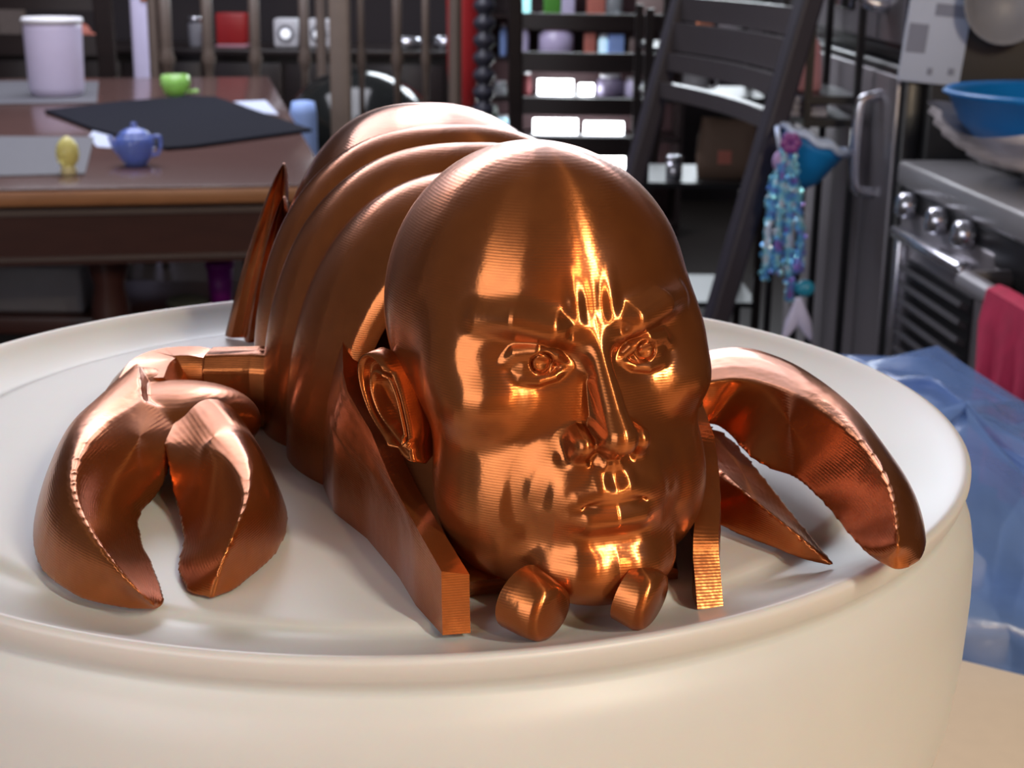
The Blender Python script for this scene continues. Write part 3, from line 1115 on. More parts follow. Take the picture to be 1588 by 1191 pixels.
mk('body', lathe((x, y, z), [(17 * ut, .0005), (20 * ut, 2 * ut), (21 * ut, 38 * ut), (19 * ut, 38 * ut), (18 * ut, 4 * ut)], 24), m_white, t)
mk('handle', tube([(x + 20 * ut, y, z + 30 * ut), (x + 32 * ut, y, z + 28 * ut), (x + 32 * ut, y, z + 12 * ut), (x + 20 * ut, y, z + 8 * ut)], 2.6 * ut, 8, 12), m_white, t)
x, y, z = ty(1132, 2)
t = root('paper_bag', (x, y, z), 'brown paper bag on the lowest visible trolley shelf', 'bag')
rows = []
for k, (sx, sy, h) in enumerate(((46, 22, .4), (47, 24, 30), (44, 20, 62), (42, 12, 80), (43, 7, 92))):
    rows.append(np.array([(x + sx * ut * math.copysign(abs(math.cos(a)) ** .45, math.cos(a)) + .004 * math.sin(3 * a + k), y + sy * ut * math.copysign(abs(math.sin(a)) ** .45, math.sin(a)), z + h * ut + .004 * math.sin(2 * a + 2 * k) * (k > 0)) for a in np.linspace(0, 2 * np.pi, 28, endpoint=False)]))
mk('bag', loft(rows), pmat('brown_paper', (.22, .14, .10), .7), t)
mk('label', box((x - .01, y - 24.5 * ut, z + 34 * ut), (.03, .002, .03)), m_salmon, t, smooth=False)
x, y, z = ty(1050, 2, .06)
t = root('steel_tin', (x, y, z), 'small bright steel tin beside the paper bag', 'tin')
mk('body', lathe((x, y, z), [(12 * ut, .0005), (13 * ut, 2 * ut), (13 * ut, 30 * ut)], 22), m_steelhi, t)
mk('lid', lathe((x, y, z), [(13.6 * ut, 28 * ut), (13.6 * ut, 35 * ut), (11 * ut, 37 * ut)], 22), m_steelhi, t)

# ---- sideboard along the back wall with its clutter
YS = 6.45
SBZ = atY(420, 76, YS)[2]
a, b_ = atY(-80, 80, YS), atY(705, 80, YS)
sb = root('sideboard', ((a[0] + b_[0]) / 2, YS + .25, 0), 'long dark sideboard along the back wall behind the chairs', 'sideboard')
mk('top', box(((a[0] + b_[0]) / 2, YS + .25, SBZ - .015), (b_[0] - a[0], .52, .03)), m_dark, sb, bevel=.005)
mk('body', box(((a[0] + b_[0]) / 2, YS + .27, (SBZ - .03) / 2), (b_[0] - a[0] - .04, .46, SBZ - .03)), m_dark, sb, smooth=False)
nd = 6
for k in range(nd):
    xx = a[0] + .04 + (b_[0] - a[0] - .08) * (k + .5) / nd
    d = mk('door', box((xx, YS + .03, SBZ * .5), ((b_[0] - a[0]) / nd - .03, .02, SBZ - .12)), m_dark, sb, bevel=.004)
    mk('knob', ball((xx + .12, YS + .01, SBZ * .62), .012, 10, 8), m_steelhi, d)


def on_sb(px, dy=.12):
    return atY(px, 70, YS + dy)[0], YS + dy, SBZ


def pxh(n, Y):
    return n * Y / 2300 * 1.0


Y6 = YS + .12
x, y, z = on_sb(362)
t = root('red_box', (x, y, z), 'red box with a pale base on the sideboard', 'box')
mk('body', box((x, y, z + .013 + .065), (.125, .10, .13)), m_red, t, bevel=.006)
mk('base', box((x, y, z + .0065), (.13, .105, .013)), m_ppink, t, bevel=.003)
for k, (px, lab) in enumerate(((446, 'white square speaker with round cone, next to the red box'), (497, 'white square speaker with round cone, beside the pale post'))):
    x, y, z = on_sb(px)
    t = root('speaker', (x, y, z), lab, 'speaker')
    mk('cabinet', box((x, y, z + .062), (.105, .09, .122)), m_white, t, bevel=.012)
    mk('surround', lathe((x, y - .046, z + .062), [(.036, 0), (.036, .006), (.026, .006), (.022, 0)], 24, axis=(0, -1, 0)), m_greyp, t)
    mk('cone', ball((x, y - .048, z + .060), (.022, .010, .022), 18, 10), glow('glowing_speaker_cone', (.9, .92, 1), .9), t)  # cone is no lamp; its brightness is put in as emission
for k, (px, w, lab) in enumerate(((632, .08, 'shiny steel pan on the sideboard behind the spindle chair'), (690, .06, 'small shiny steel pan at the right end of the sideboard'))):
    x, y, z = on_sb(px, .10 + .05 * k)
    t = root('steel_pan', (x, y, z), lab, 'pan')
    mk('pan', lathe((x, y, z), [(w * .6, .0005), (w * .8, .01), (w * .85, .05), (w * .80, .05), (w * .74, .014)], 28), m_steelhi, t)
    mk('handle', bar((x + w * .8, y, z + .04), (x + w * 1.5, y - .02, z + .05), .014, .010), m_black, t, bevel=.003)
x, y, z = on_sb(304, .05)
t = root('steel_jar', (x, y, z), 'slim jar with a bright steel lid left of the red box', 'jar')
mk('body', lathe((x, y, z), [(.026, .0005), (.030, .01), (.030, .10), (.024, .12)], 20), m_greyp, t)
mk('lid', lathe((x, y, z), [(.031, .105), (.031, .125), (.026, .130)], 20), m_steelhi, t)
for px, h0, rr, lab in ((127, .0, .045, 'salmon pink ball on the sideboard behind the dark chair, the larger'), (143, .0, .030, 'small salmon pink ball on the sideboard beside the larger one')):
    x, y, z = on_sb(px, .0 + .16 * (rr > .04))
    mk('ball_ornament', ball((x, y, z + rr), rr, 20, 14), m_salmon, label=lab, cat='ornament')
x, y, z = on_sb(20, .2)
t = root('picture_frame', (x, y, z), 'small grey framed picture at the left end of the sideboard', 'picture')
mk('frame', box((x, y, z + .10), (.13, .02, .20)), m_brown, t, bevel=.004)
mk('picture', box((x, y - .011, z + .10), (.10, .004, .17)), pmat('faded_print', (.16, .13, .12), .6), t, smooth=False)

# pale tower and orange panel behind the table
p = atY(223, 110, 6.0)
t = root('tower_fan', (p[0], 6.05, 0), 'pale lavender tower fan with an orange panel behind the table', 'fan')
mk('base', lathe((p[0], 6.05, 0), [(.13, 0), (.14, .01), (.12, .03), (.03, .05)], 28), m_greyp, t)
mk('column', box((p[0], 6.05, .60), (.085, .12, 1.10)), m_lav, t, bevel=.02)
mk('panel', box((p[0] + .022, 5.987, 1.02), (.034, .012, .14)), m_orange, t, bevel=.004, label='orange front panel')

# black round ball, blue roll, red column, green box, bobbin post
p = atY(556, 222, 4.98)
RB = .27
t = root('exercise_ball', (p[0], 5.02, 0), 'large glossy black ball behind the pale chair post', 'ball')
mk('stand', lathe((p[0], 5.02, 0), [(.20, 0), (.22, .01), (.22, .30), (.12, p[2] - RB * .9), (.10, p[2] - RB * .9)], 32), m_black, t)
mk('ball', ball((p[0], 5.02, p[2]), (.265, .265, .245), 40, 24), m_blackgl, t)
p = atY(470, 158, 4.0)
mk('foam_roll', lathe((p[0], 4.0, 0), [(.034, 0), (.036, .01), (.036, p[2] - .03), (.030, p[2]), (.012, p[2] + .003), (.010, p[2] - .02)], 20), m_pale, label='pale blue foam roll standing at the right end of the table', cat='roll')
p = atY(716, 168, 5.5)
gz = p[2]
mk('storage_crate', box((p[0] + .03, 5.55, gz / 2), (.20, .24, gz)), m_dgreen, label='dark green crate under the tall red lamp', cat='crate', bevel=.01)
t = root('column_lamp', (p[0] + .005, 5.55, gz), 'tall red column lamp with a pale top on the green crate', 'lamp')
mk('shade', lathe((p[0] + .005, 5.55, gz), [(.046, .0005), (.050, .01), (.060, .15), (.064, .42), (.058, .5)], 28), m_red, t)
mk('cap', lathe((p[0] + .005, 5.55, gz), [(.060, .415), (.067, .42), (.067, .47), (.058, .5), (.02, .505)], 28), pmat('pale_pink_glass', (.75, .40, .42), .3), t, label='pale pink cap')
p = atY(750, 208, 5.0)
prof = [(.05, 0), (.055, .02), (.02, .05)]
zz = .06
while zz < 1.35:
    prof += [(.020, zz), (.036, zz + .018), (.036, zz + .034), (.020, zz + .052)]
    zz += .056
mk('bobbin_post', lathe((p[0], 5.0, 0), prof, 18), pmat('dark_blue_grey_wood', (.035, .035, .05), .35), label='dark bobbin turned post beside the tall red lamp', cat='post')

# ---- shelf with added glow bars behind the ladder-back chair
YH = 6.2
hx0, hx1 = atY(752, 100, YH)[0], atY(1060, 100, YH)[0]
hz = [atY(900, v, YH)[2] for v in (23, 90, 152, 213, 268)]
sh = root('display_shelf', ((hx0 + hx1) / 2, YH + .14, 0), 'dark display shelf of jars and added glow bars behind the ladder back chair', 'shelf')
for z in hz + [hz[0] + .30, .06]:
    mk('board', box(((hx0 + hx1) / 2, YH + .14, z - .009), (hx1 - hx0, .30, .018)), m_dark, sh, smooth=False)
for xx in (hx0, hx1):
    mk('side_panel', box((xx, YH + .14, (hz[0] + .32) / 2), (.02, .30, hz[0] + .32)), m_dark, sh, smooth=False)
mk('back_panel', box(((hx0 + hx1) / 2, YH + .295, (hz[0] + .32) / 2), (hx1 - hx0, .01, hz[0] + .32)), pmat('dull_red_board', (.075, .03, .035), .6), sh, smooth=False)


def shx(px):
    return atY(px, 100, YH + .06)[0]


u = YH / 2300
patch_glow = glow('white_patch_glow', (.93, .98, 1.0), 16.0)  # emission for bars added in place of bright white patches
for px0, px1, row, hgt, lab in ((832, 892, 2, 24, 'bright added white glow bar on the middle shelf behind the chair'),
                                (896, 924, 2, 18, 'short added white glow bar beside the brightest bar on the middle shelf'),
                                (826, 900, 3, 24, 'bright added white glow bar on the second lowest shelf'),
                                (906, 972, 3, 20, 'added cyan white glow bar right on the second lowest shelf'),
                                (915, 976, 4, 24, 'added white glow bar on the lowest shelf beside the copper head')):
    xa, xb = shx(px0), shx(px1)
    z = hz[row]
    t = root('glow_bar', ((xa + xb) / 2, YH + .06, z), lab, 'lamp', 'glow bars added on the display shelf')
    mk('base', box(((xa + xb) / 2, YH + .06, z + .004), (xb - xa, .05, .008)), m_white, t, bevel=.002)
    mk('tube', tube([(xa + .008, YH + .05, z + .008 + hgt * u * .5), (xb - .008, YH + .05, z + .008 + hgt * u * .5)], hgt * u * .45, 14, 6), patch_glow, t)
rowz = {0: hz[0], 1: hz[1], 2: hz[2], 3: hz[3], 4: hz[4]}


def jar(px, w, h, row, mat, label, lid=None, shape='jar'):
    x = shx(px)
    z = rowz[row]
    w, h = w * u, h * u
    t = root('jar' if shape == 'jar' else 'carton', (x, YH + .08, z), label, 'jar' if shape == 'jar' else 'carton')
    if shape == 'jar':
        mk('body', lathe((x, YH + .08, z), [(w * .44, .0005), (w * .5, .006), (w * .5, h * .72), (w * .36, h * .85), (w * .36, h * .9)], 20), mat, t)
        mk('lid', lathe((x, YH + .08, z), [(w * .40, h * .86), (w * .40, h), (w * .3, h)], 20), lid or m_white, t)
    else:
        mk('body', box((x, YH + .08, z + h * .46), (w, w * .7, h * .92)), mat, t, bevel=.004)
        mk('flap', box((x, YH + .08, z + h * .96), (w * .98, w * .5, h * .08)), lid or mat, t, bevel=.002)


jar(808, 27, 40, 0, glow('cyan_glow_glass', (.45, .95, 1.0), 1.3), 'glowing cyan jar on the top shelf')  # bright glass imitated by emission, not a lamp
jar(855, 26, 60, 0, m_green, 'green carton on the top shelf', m_green, 'carton')
jar(879, 21, 62, 0, m_lav, 'lavender carton beside the green one', m_white, 'carton')
jar(922, 28, 60, 0, m_salmon, 'salmon pink carton on the top shelf', m_white, 'carton')
jar(950, 27, 34, 0, g_clear, 'clear glass jar on the top shelf right of the pink carton')
jar(1005, 40, 44, 0, pmat('pale_brown_card', (.35, .26, .24), .6), 'pale brown carton at the right of the top shelf', None, 'carton')
jar(811, 18, 46, 1, m_lav, 'slim lavender jar at the left of the second shelf')
jar(862, 54, 46, 1, pmat('pale_pink_glaze', (.62, .55, .80), .25), 'wide pale jar with a pink lid on the second shelf', m_ppink)
jar(914, 18, 36, 1, m_salmon, 'small salmon carton on the second shelf', None, 'carton')
jar(935, 14, 34, 1, glow('pale_cyan_glow', (.6, .85, 1.0), .6), 'slim pale cyan jar on the second shelf')  # weak emission lightens this jar; it holds no lamp
jar(955, 24, 34, 1, m_pale, 'pale blue carton on the second shelf', None, 'carton')
jar(992, 34, 30, 1, pmat('dull_brown_card', (.18, .13, .12), .6), 'dull brown carton at the right of the second shelf', None, 'carton')
jar(816, 16, 38, 2, m_dred, 'small dark red jar left of the bright bar')
jar(948, 40, 34, 2, pmat('grey_lavender_glaze', (.20, .17, .26), .4), 'wide grey jar on the middle shelf')
jar(985, 30, 30, 2, m_lav, 'lavender jar at the right of the middle shelf')
jar(780, 12, 50, 1, m_pale, 'slim pale blue bottle at the left edge of the shelf')
jar(775, 32, 30, 3, glow('pale_blue_glow_glass', (.55, .85, 1.0), .8), 'pale blue glowing bowl beside the bobbin post')  # glow added to the glass to make it look bright
jar(776, 22, 22, 2, g_clear, 'small clear jar at the left of the middle shelf')

# ---- fridge, stove, rack on the right
FX = .452
fr = root('fridge', (FX + .3, 2.1, 0), 'grey steel fridge with a black side panel', 'fridge')
mk('body', box((FX + .345, 2.10, .87), (.63, .66, 1.74)), m_black, fr, bevel=.008)
zsp = 1.030
d1 = mk('door', box((FX + .017, 2.10, (.08 + zsp - .006) / 2), (.026, .65, zsp - .006 - .08)), m_black, fr, bevel=.006)
d2 = mk('door', box((FX + .017, 2.10, (zsp + .008 + 1.73) / 2), (.026, .65, 1.73 - zsp - .008)), m_black, fr, bevel=.006)
mk('front_panel', box((FX + .002, 2.10, (.08 + zsp - .006) / 2), (.006, .63, zsp - .03 - .08)), m_steel, d1, bevel=.002)
mk('front_panel', box((FX + .002, 2.10, (zsp + .008 + 1.73) / 2), (.006, .63, 1.73 - zsp - .03)), m_steel, d2, bevel=.002)
mk('handle', tube([(FX, 1.86, .985), (FX - .022, 1.86, .978), (FX - .027, 1.86, .955), (FX - .027, 1.86, .895), (FX - .022, 1.86, .868), (FX, 1.86, .862)], .007, 10, 24), m_steelhi, d1)
mk('handle', tube([(FX, 1.86, 1.09), (FX - .03, 1.86, 1.10), (FX - .036, 1.86, 1.15), (FX - .036, 1.86, 1.40), (FX, 1.86, 1.45)], .009, 10, 24), m_steelhi, d2)
mk('dispenser', box((FX - .001, 2.10, 1.16), (.008, .12, .16)), m_blackgl, d2, bevel=.003)
# notice on the fridge's side
pl_, pr_ = atY(1402, 60, 1.765), atY(1500, 60, 1.765)
zt, zb = atY(1450, -6, 1.765)[2], atY(1450, 130, 1.765)[2]
nx, nz_ = (pl_[0] + pr_[0]) / 2, (zt + zb) / 2
nt_ = root('notice_sheet', (nx, 1.765, zb), 'white notice sheet with grey print on the fridge side', 'notice')
TL = np.array(Matrix.Rotation(math.radians(5), 3, 'Y'))
mk('sheet', box((nx, 1.7665, nz_), (pr_[0] - pl_[0], .003, zt - zb), R=TL), m_paper, nt_, bevel=.0012)
for (u0, v0, u1, v1) in ((.05, .33, .36, .66), (.42, .08, .90, .22), (.45, .82, .53, .90), (.78, .80, .88, .88)):
    W_, H_ = pr_[0] - pl_[0], zt - zb
    off = TL @ np.array([((u0 + u1) / 2 - .5) * W_, 0, (.5 - (v0 + v1) / 2) * H_])
    mk('print_block', box((nx + off[0], 1.7645, nz_ + off[2]), ((u1 - u0) * W_, .0012, (v1 - v0) * H_), R=TL), m_print, nt_, smooth=False)

p = atY(1562, 8, 1.735)
t = root('frying_pan', (p[0], 1.745, p[2] - .04), 'pale grey pan hanging on the fridge side right of the notice', 'pan')
mk('pan', lathe((p[0], 1.764, p[2]), [(.036, 0), (.045, .020), (.048, .024), (.045, .024), (.034, .004)], 32, axis=(0, -1, .12)), m_greyp, t)
mk('handle', bar((p[0] + .01, 1.752, p[2] + .04), (p[0] + .025, 1.755, p[2] + .15), .014, .008, up=(0, 1, 0)), m_black, t, bevel=.002)
SZ = .925
Y0, Y1 = 1.06, 1.752
st = root('stove', (FX + .3, 1.42, 0), 'grey topped black stove with a louvred panel below the fridge notice', 'stove')
mk('body', box((FX + .33, (Y0 + Y1) / 2, .44), (.60, Y1 - Y0, .88)), m_black, st, smooth=False)
mk('cooktop', box((FX + .32, (Y0 + Y1) / 2, SZ - .015), (.66, Y1 - Y0, .03)), pmat('grey_enamel', (.30, .29, .30), .3, .2), st, bevel=.006)
mk('control_panel', box((FX + .012, (Y0 + Y1) / 2, SZ - .048), (.03, Y1 - Y0 - .01, .036)), m_black, st, bevel=.003)
for ky in (1.70, 1.60, 1.52):
    mk('knob', lathe((FX - .004, ky, SZ - .046), [(.014, 0), (.0155, .005), (.013, .018), (.008, .020)], 18, axis=(-1, 0, .15)), m_steelhi, st)
mk('hob_plate', box((FX + .34, (Y0 + Y1) / 2, SZ + .001), (.54, Y1 - Y0 - .06, .004)), m_blackgl, st, smooth=False)
for gy in (1.24, 1.56):
    for gx in (FX + .17, FX + .46):
        for k in (-1, 0, 1):
            mk('grate', bar((gx - .11, gy + k * .055, SZ + .012), (gx + .11, gy + k * .055, SZ + .012), .012, .012), m_grate, st, smooth=False)
        mk('grate', bar((gx, gy - .11, SZ + .008), (gx, gy + .11, SZ + .008), .012, .016), m_grate, st, smooth=False)
        mk('burner', lathe((gx, gy, SZ), [(.05, 0), (.05, .006), (.03, .010), (.02, .010)], 20), m_steelhi, st)
# louvred door on the left half
dv = mk('door', box((FX + .010, 1.60, .725), (.03, .29, .30)), m_steel, st, bevel=.008)
mk('vent_recess', box((FX - .006, 1.595, .735), (.004, .20, .17)), m_black, dv, smooth=False)
for k in range(9):
    zz = .662 + k * .0185
    mk('louvre', box((FX - .012, 1.595, zz), (.012, .19, .006), R=np.array(Matrix.Rotation(math.radians(28), 3, 'Y'))), m_slat, dv, smooth=False)
mk('edge_trim', box((FX - .010, 1.715, .730), (.014, .014, .22)), m_steelhi, dv, bevel=.004)
mk('door_handle', bar((FX - .016, 1.50, .848), (FX - .016, 1.72, .848), .018, .014), m_steelhi, dv, bevel=.006)
od = mk('oven_door', box((FX + .012, 1.255, .56), (.03, .36, .62)), m_blackgl, st, bevel=.008)
mk('door_handle', tube([(FX, 1.42, .855), (FX - .045, 1.42, .855), (FX - .045, 1.26, .855), (FX - .045, 1.10, .855), (FX, 1.10, .855)], .010, 10), m_steel, od)
mk('badge', box((FX - .006, 1.36, .80), (.006, .07, .016)), m_greyp, od, bevel=.002)
# pink towel over the oven handle
SPIV, SANG = np.array([FX + .32, 1.40]), math.radians(4)
st.rotation_euler = (0, 0, SANG)
st.location = (SPIV[0], SPIV[1], 0)


def stv(p):
    """a point given in the stove's unturned frame, carried along with the stove"""
    q = np.array(p, float)
    d = q[..., :2] - np.array([FX + .3, 1.42])
    c_, s_2 = math.cos(SANG), math.sin(SANG)
    q[..., 0] = SPIV[0] + d[..., 0] * c_ - d[..., 1] * s_2
    q[..., 1] = SPIV[1] + d[..., 0] * s_2 + d[..., 1] * c_
    return q


rows = []
for k in range(13):
    yy = 1.20 + .14 * k / 12
    rp = .005 * math.sin(k * 1.7)
    xo, h = FX - .045, .855
    rows.append(stv([(xo + .022 + rp * .3, yy, h - .12), (xo + .0135, yy, h - .02), (xo + .010, yy, h + .010), (xo, yy, h + .014), (xo - .011, yy, h + .010),
                     (xo - .016, yy, h - .02), (xo - .018 + rp, yy, h - .09), (xo - .020 + rp * 1.4, yy, h - .15), (xo - .015 + rp * 1.4, yy, h - .15), (xo - .0125, yy, h - .03),
                     (xo - .0085, yy, h + .0085), (xo, yy, h + .0112), (xo + .0085, yy, h + .0085), (xo + .011, yy, h - .02), (xo + .017 + rp * .3, yy, h - .15)]))
mk('hand_towel', loft(rows), m_pink, label='hot pink towel hanging over the oven handle', cat='towel', sharp=50)

# blue bagged bowl on the stove
p = atZ(1530, 236, SZ + .02)
bx, by = stv((FX + .108, 1.56, 0))[:2]
t = root('mixing_bowl', (bx, by, SZ + .0182), 'large blue plastic bowl in a clear bag on the stove', 'bowl')
mk('bowl', lathe((bx, by, SZ + .0182), [(.06, .0005), (.075, .004), (.115, .045), (.128, .070), (.134, .073), (.130, .077), (.122, .073), (.108, .045), (.07, .012)], 40), m_blue, t)
vv = []
for i in range(9):
    tt = i / 8
    ring = []
    for j in range(40):
        a = 2 * math.pi * j / 40
        rr = (.085 + .058 * tt ** .7) * (1 + .05 * math.sin(a * 5 + i) + .03 * math.sin(a * 11 + 2 * i))
        ring.append((bx + rr * math.cos(a), by + rr * math.sin(a), SZ + .0186 + .048 * tt + .010 * math.sin(a * 3) * tt))
    vv.append(np.array(ring))
m_bag = pmat('clear_grey_film', (.62, .56, .56), .25, var=.2, scale=40)
m_bag.node_tree.nodes['Principled BSDF'].inputs['Alpha'].default_value = .75
mk('plastic_bag', loft(vv, True, False, False), m_bag, t, label='crumpled clear grey bag')

# dark rack in front of the fridge with bottle, towel, bowl and tassel
RX, RY = .404, 2.02
rk = root('wire_rack', (RX, RY, 0), 'slim dark rack standing in front of the fridge', 'rack')
for dx in (-.031, .031):
    for dy in (-.10, .10):
        mk('post', box((RX + dx, RY + dy, .66), (.009, .009, 1.32)), m_black, rk, smooth=False)
zsh = [atY(1240, 138, RY)[2], atY(1240, 172, RY)[2], .55, .2, 1.30]
for z in zsh:
    mk('shelf', box((RX, RY, z - .005), (.07, .21, .010)), m_black, rk, smooth=False)
bz = zsh[0]
p = atY(1247, 130, RY - .03)
t = root('squeeze_bottle', (p[0], RY - .03, bz), 'pale pink bottle with a white neck on the top of the rack', 'bottle')
mk('body', lathe((p[0], RY - .03, bz), [(.020, .0005), (.023, .004), (.022, .03), (.018, .06), (.010, .075), (.008, .10)], 22), m_ppink, t)
mk('neck', lathe((p[0], RY - .03, bz), [(.010, .072), (.009, .10), (.011, .105), (.007, .125), (.004, .13)], 18), m_white, t)
p = atY(1237, 170, RY - .05)
t = root('folded_cloth', (p[0], RY - .04, zsh[1]), 'folded pale grey cloth on the rack under the pink bottle', 'cloth')
for k in range(3):
    mk('fold', box((p[0] - .001 * k, RY - .04, zsh[1] + .0048 + k * .0085), (.064, .10, .0085)), pmat('pale_grey_cloth', (.34, .34, .42), .8), t, bevel=.0035)


def tilt(pts, c, ang):
    R_ = np.array(Matrix.Rotation(ang, 3, 'Y'))
    return ((np.asarray(pts[0]) - c) @ R_.T + c).tolist(), pts[1]


# blue bowl hanging tilted from the rack
YK = 1.86
c = np.array(atY(1258, 216, YK))
k_ = YK / 2300 * 1.02
t = root('hanging_bowl', tuple(c), 'bright blue cup with white lace rim hanging on the rack', 'cup')
bowl = lathe(c, [(4 * k_, -78 * k_), (20 * k_, -76 * k_), (38 * k_, -55 * k_), (52 * k_, -15 * k_), (57 * k_, 0), (54 * k_, 0), (48 * k_, -16 * k_), (35 * k_, -50 * k_), (4 * k_, -70 * k_)], 36)
mk('bowl', tilt(bowl, c, math.radians(22)), m_cyan, t)
rr = []
for j in range(73):
    a = 2 * math.pi * j / 72
    rr.append(c + np.array([math.cos(a) * 58 * k_, math.sin(a) * 58 * k_, (2 + 2.5 * math.sin(a * 9)) * k_]))
mk('lace_rim', tilt(tube(rr, 5.5 * k_, 8), c, math.radians(22)), m_lace, t, label='white lace rim')
mk('hook', tube([c + np.array([-.03, .04, .01]), c + np.array([-.03, .09, .02]), c + np.array([-.03, .11, -.02])], .003, 8, 10), m_steelhi, t)

# sequin mermaid tassel
YT = 1.80
kt = YT / 2300 * 1.03


def tp(px, py, dy=0.0):
    return np.array(atY(px, py, YT + dy))


m_seq, nt, b = new_mat('iridescent_sequins')
ni = node(nt, 'ShaderNodeTexCoord')
nz = node(nt, 'ShaderNodeTexNoise', i_Scale=70.0, i_Detail=2.0)
nt.links.new(ni.outputs['Object'], nz.inputs['Vector'])
cr = node(nt, 'ShaderNodeValToRGB')
for pos, col in ((.30, (.30, .18, .65, 1)), (.42, (.10, .38, .85, 1)), (.52, (.25, .70, .90, 1)), (.62, (.70, .80, 1.0, 1))):
    e = cr.color_ramp.elements.new(pos)
    e.color = col
cr.color_ramp.elements.remove(cr.color_ramp.elements[0])
cr.color_ramp.elements.remove(cr.color_ramp.elements[-1])
nt.links.new(nz.outputs['Fac'], cr.inputs['Fac'])
nt.links.new(cr.outputs['Color'], b.inputs['Base Color'])
b.inputs['Metallic'].default_value = .55
b.inputs['Roughness'].default_value = .28
tp0 = tp(1212, 205)
ts = root('mermaid_tassel', tuple(tp0), 'iridescent sequin mermaid tassel with a white tail hanging beside the blue cup', 'ornament')
strands = [([(1214, 235), (1200, 290), (1190, 360), (1186, 430)], 9), ([(1216, 235), (1212, 300), (1206, 370), (1204, 420)], 9),
           ([(1222, 235), (1224, 300), (1222, 380), (1226, 465)], 10), ([(1228, 240), (1238, 310), (1242, 380), (1238, 420)], 8)]
for i, (pp, w) in enumerate(strands):
    path = smooth_path([tp(px, py, -.006 * (i % 2)) for px, py in pp], 26)
    parts = []
    for j, q in enumerate(path):
        for kk in range(3):
            d = rng.normal(size=3)
            d[1] = -abs(d[1]) - 1.0
            d /= np.linalg.norm(d)
            o = q + np.array([rng.uniform(-1, 1) * w * kt * .75, rng.uniform(-.004, .004), rng.uniform(-4, 4) * kt])
            parts.append(lathe(o, [(5.2 * kt, 0), (4.4 * kt, .6 * kt), (.2 * kt, 1.0 * kt)], 7, axis=d))
    core = tube(path, w * kt * .6, 8)
    mk('sequin_strand', join(core, *parts), m_seq, ts, kind='stuff', smooth=False)
fl = []
for j in range(6):
    a = 2 * math.pi * j / 6
    fl.append(ball(tp(1226, 222, -.008) + np.array([math.cos(a) * 9 * kt, 0, math.sin(a) * 9 * kt]), (8 * kt, 5 * kt, 8 * kt), 12, 8))
mk('flower', join(*fl), pmat('violet_petal', (.22, .05, .26), .3), ts, label='violet flower')
mk('hair', ball(tp(1213, 250), (15 * kt, 10 * kt, 18 * kt), 16, 10), pmat('lilac_fluff', (.45, .32, .62), .7), ts, label='lilac tuft')
mk('cord', tube([tp(1210, 236), tp(1206, 206), tp(1203, 186, .12)], .003, 8, 8), m_lace, ts)
mk('waist_knot', ball(tp(1248, 447, -.006), (16 * kt, 11 * kt, 13 * kt), 18, 12), pmat('teal_knot', (.02, .25, .42), .4), ts, label='teal knot')
fin = []
for sgn, tipx in ((-1, 1214), (1, 1258)):
    pth = smooth_path([tp(1238, 462), tp(1238 + sgn * 6, 490), tp(tipx, 528)], 10)
    fin.append(tube(pth, [5 * kt, 9 * kt, 11 * kt, 3 * kt], 10, 12, flat=.4, up=(0, 1, 0)))
mk('tail_fin', join(*fin), pmat('white_lavender_fin', (.62, .62, .90), .4), ts, label='white tail fin')

# ---- blue shrink-wrapped bottle pack on the counter
m_film = pmat('blue_plastic_film', (.20, .35, .86), .25, var=.35, scale=26, bump=.004)
bf = m_film.node_tree.nodes['Principled BSDF']
bf.inputs['Alpha'].default_value = .55
PKZ = .70
pk = np.array([.235, .735, PKZ])
ra = math.radians(-10)
rx = np.array([math.cos(ra), math.sin(ra), 0])
ry = np.array([-math.sin(ra), math.cos(ra), 0])


def pkp(u_, v_, z):
    return pk + rx * u_ + ry * v_ + np.array([0, 0, z])


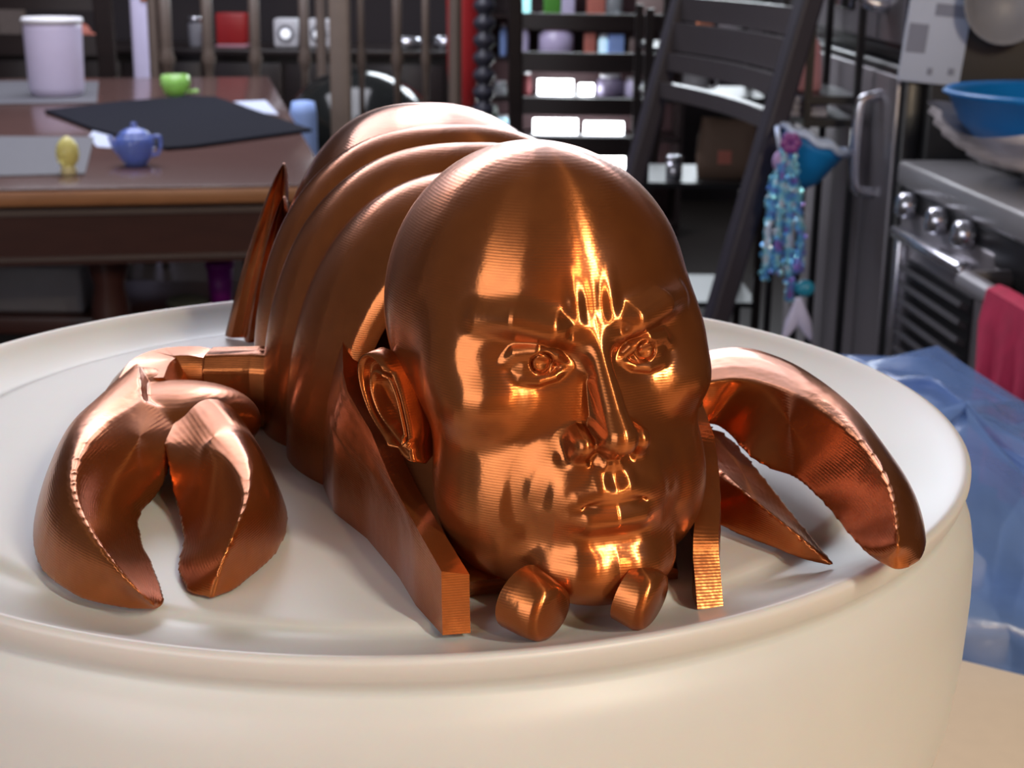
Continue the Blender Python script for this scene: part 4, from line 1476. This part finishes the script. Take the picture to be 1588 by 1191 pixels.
sl = root('step_stool', (pk[0], pk[1], 0), 'dark stool under the blue bottle pack beyond the counter', 'stool')
mk('seat', slab([pkp(-.14, -.19, 0), pkp(.14, -.19, 0), pkp(.14, .19, 0), pkp(-.14, .19, 0)], PKZ - .03, PKZ), m_dark, sl, bevel=.006)
for u_ in (-.115, .115):
    for v_ in (-.16, .16):
        q = pkp(u_, v_, 0)
        mk('leg', box((q[0], q[1], (PKZ - .03) / 2), (.03, .03, PKZ - .03), ra), m_dark, sl, smooth=False)
m_bot = glass('blue_bottle', (.45, .62, .98), .1, .35)
src = None
colw = ['on the tub side', 'in the middle column', 'on the stove side']
roww = ['first', 'second', 'third', 'last']
for i in range(4):
    for j in range(3):
        q = pkp(-.080 + j * .078, -.128 + i * .084, .0015)
        lab = 'water bottle under the blue film, ' + roww[i] + ' row from the counter, ' + colw[j]
        if src is None:
            src = root('water_bottle', tuple(q), lab, 'bottle', 'bottles in the blue pack')
            mk('body', lathe(q, [(.026, 0), (.032, .004), (.033, .05), (.030, .065), (.033, .080), (.031, .110), (.022, .128), (.012, .138), (.012, .146)], 20), m_bot, src)
            mk('cap', lathe(q, [(.0135, .143), (.0135, .156), (.011, .158)], 16), m_white, src, label='white cap')
            mk('label_band', lathe(q, [(.0332, .018), (.0338, .020), (.0338, .044), (.0332, .046)], 20, cap=False), pmat('pale_label', (.60, .70, .95), .4), src)
        else:
            o = src.copy()
            o.location = tuple(q)
            C.objects.link(o)
            o['label'] = lab
            for ch in src.children:
                c2 = ch.copy()
                c2.parent = o
                C.objects.link(c2)
rows = []
prng = np.random.default_rng(5)
ph = prng.uniform(0, 6.28, 12)
for i in range(44):
    tt = i / 43
    ring = []
    for j in range(120):
        a = 2 * math.pi * j / 120
        ca, sa = math.cos(a), math.sin(a)
        e = 2 / 8.0
        k = 1.0 if tt < .55 else max(0.0, 1 - ((tt - .55) / .45)) ** .7
        U = .132 * k * math.copysign(abs(ca) ** e, ca)
        Vv = .188 * k * math.copysign(abs(sa) ** e, sa)
        top = .224 - .45 * max(0, U + .01) - .25 * max(0, -.02 - U) - .10 * max(0, -Vv - .06)
        zz = .001 + (top - .018) * tt / .55 if tt < .55 else top - .018 * k ** 2
        cr_ = .0035 * math.sin(a * 9 + tt * 11 + ph[0]) + .0025 * math.sin(a * 17 - tt * 23 + ph[1]) + .003 * math.sin(a * 5 + tt * 31 + ph[2])
        ed = min(1.0, tt * 8)
        hump = .006 * math.sin(U * 60 + ph[3]) * math.sin(Vv * 50 + ph[4]) if tt > .5 else 0
        ring.append(pkp(U + cr_ * ca * ed * k, Vv + cr_ * sa * ed * k, zz + (hump + cr_ * .8) * (1 if tt > .5 else 0)))
    rows.append(np.array(ring))
mk('shrink_wrap', loft(rows, True, False, True), m_film, label='crumpled blue plastic film wrapped around the bottle pack beside the tub', cat='wrapping')
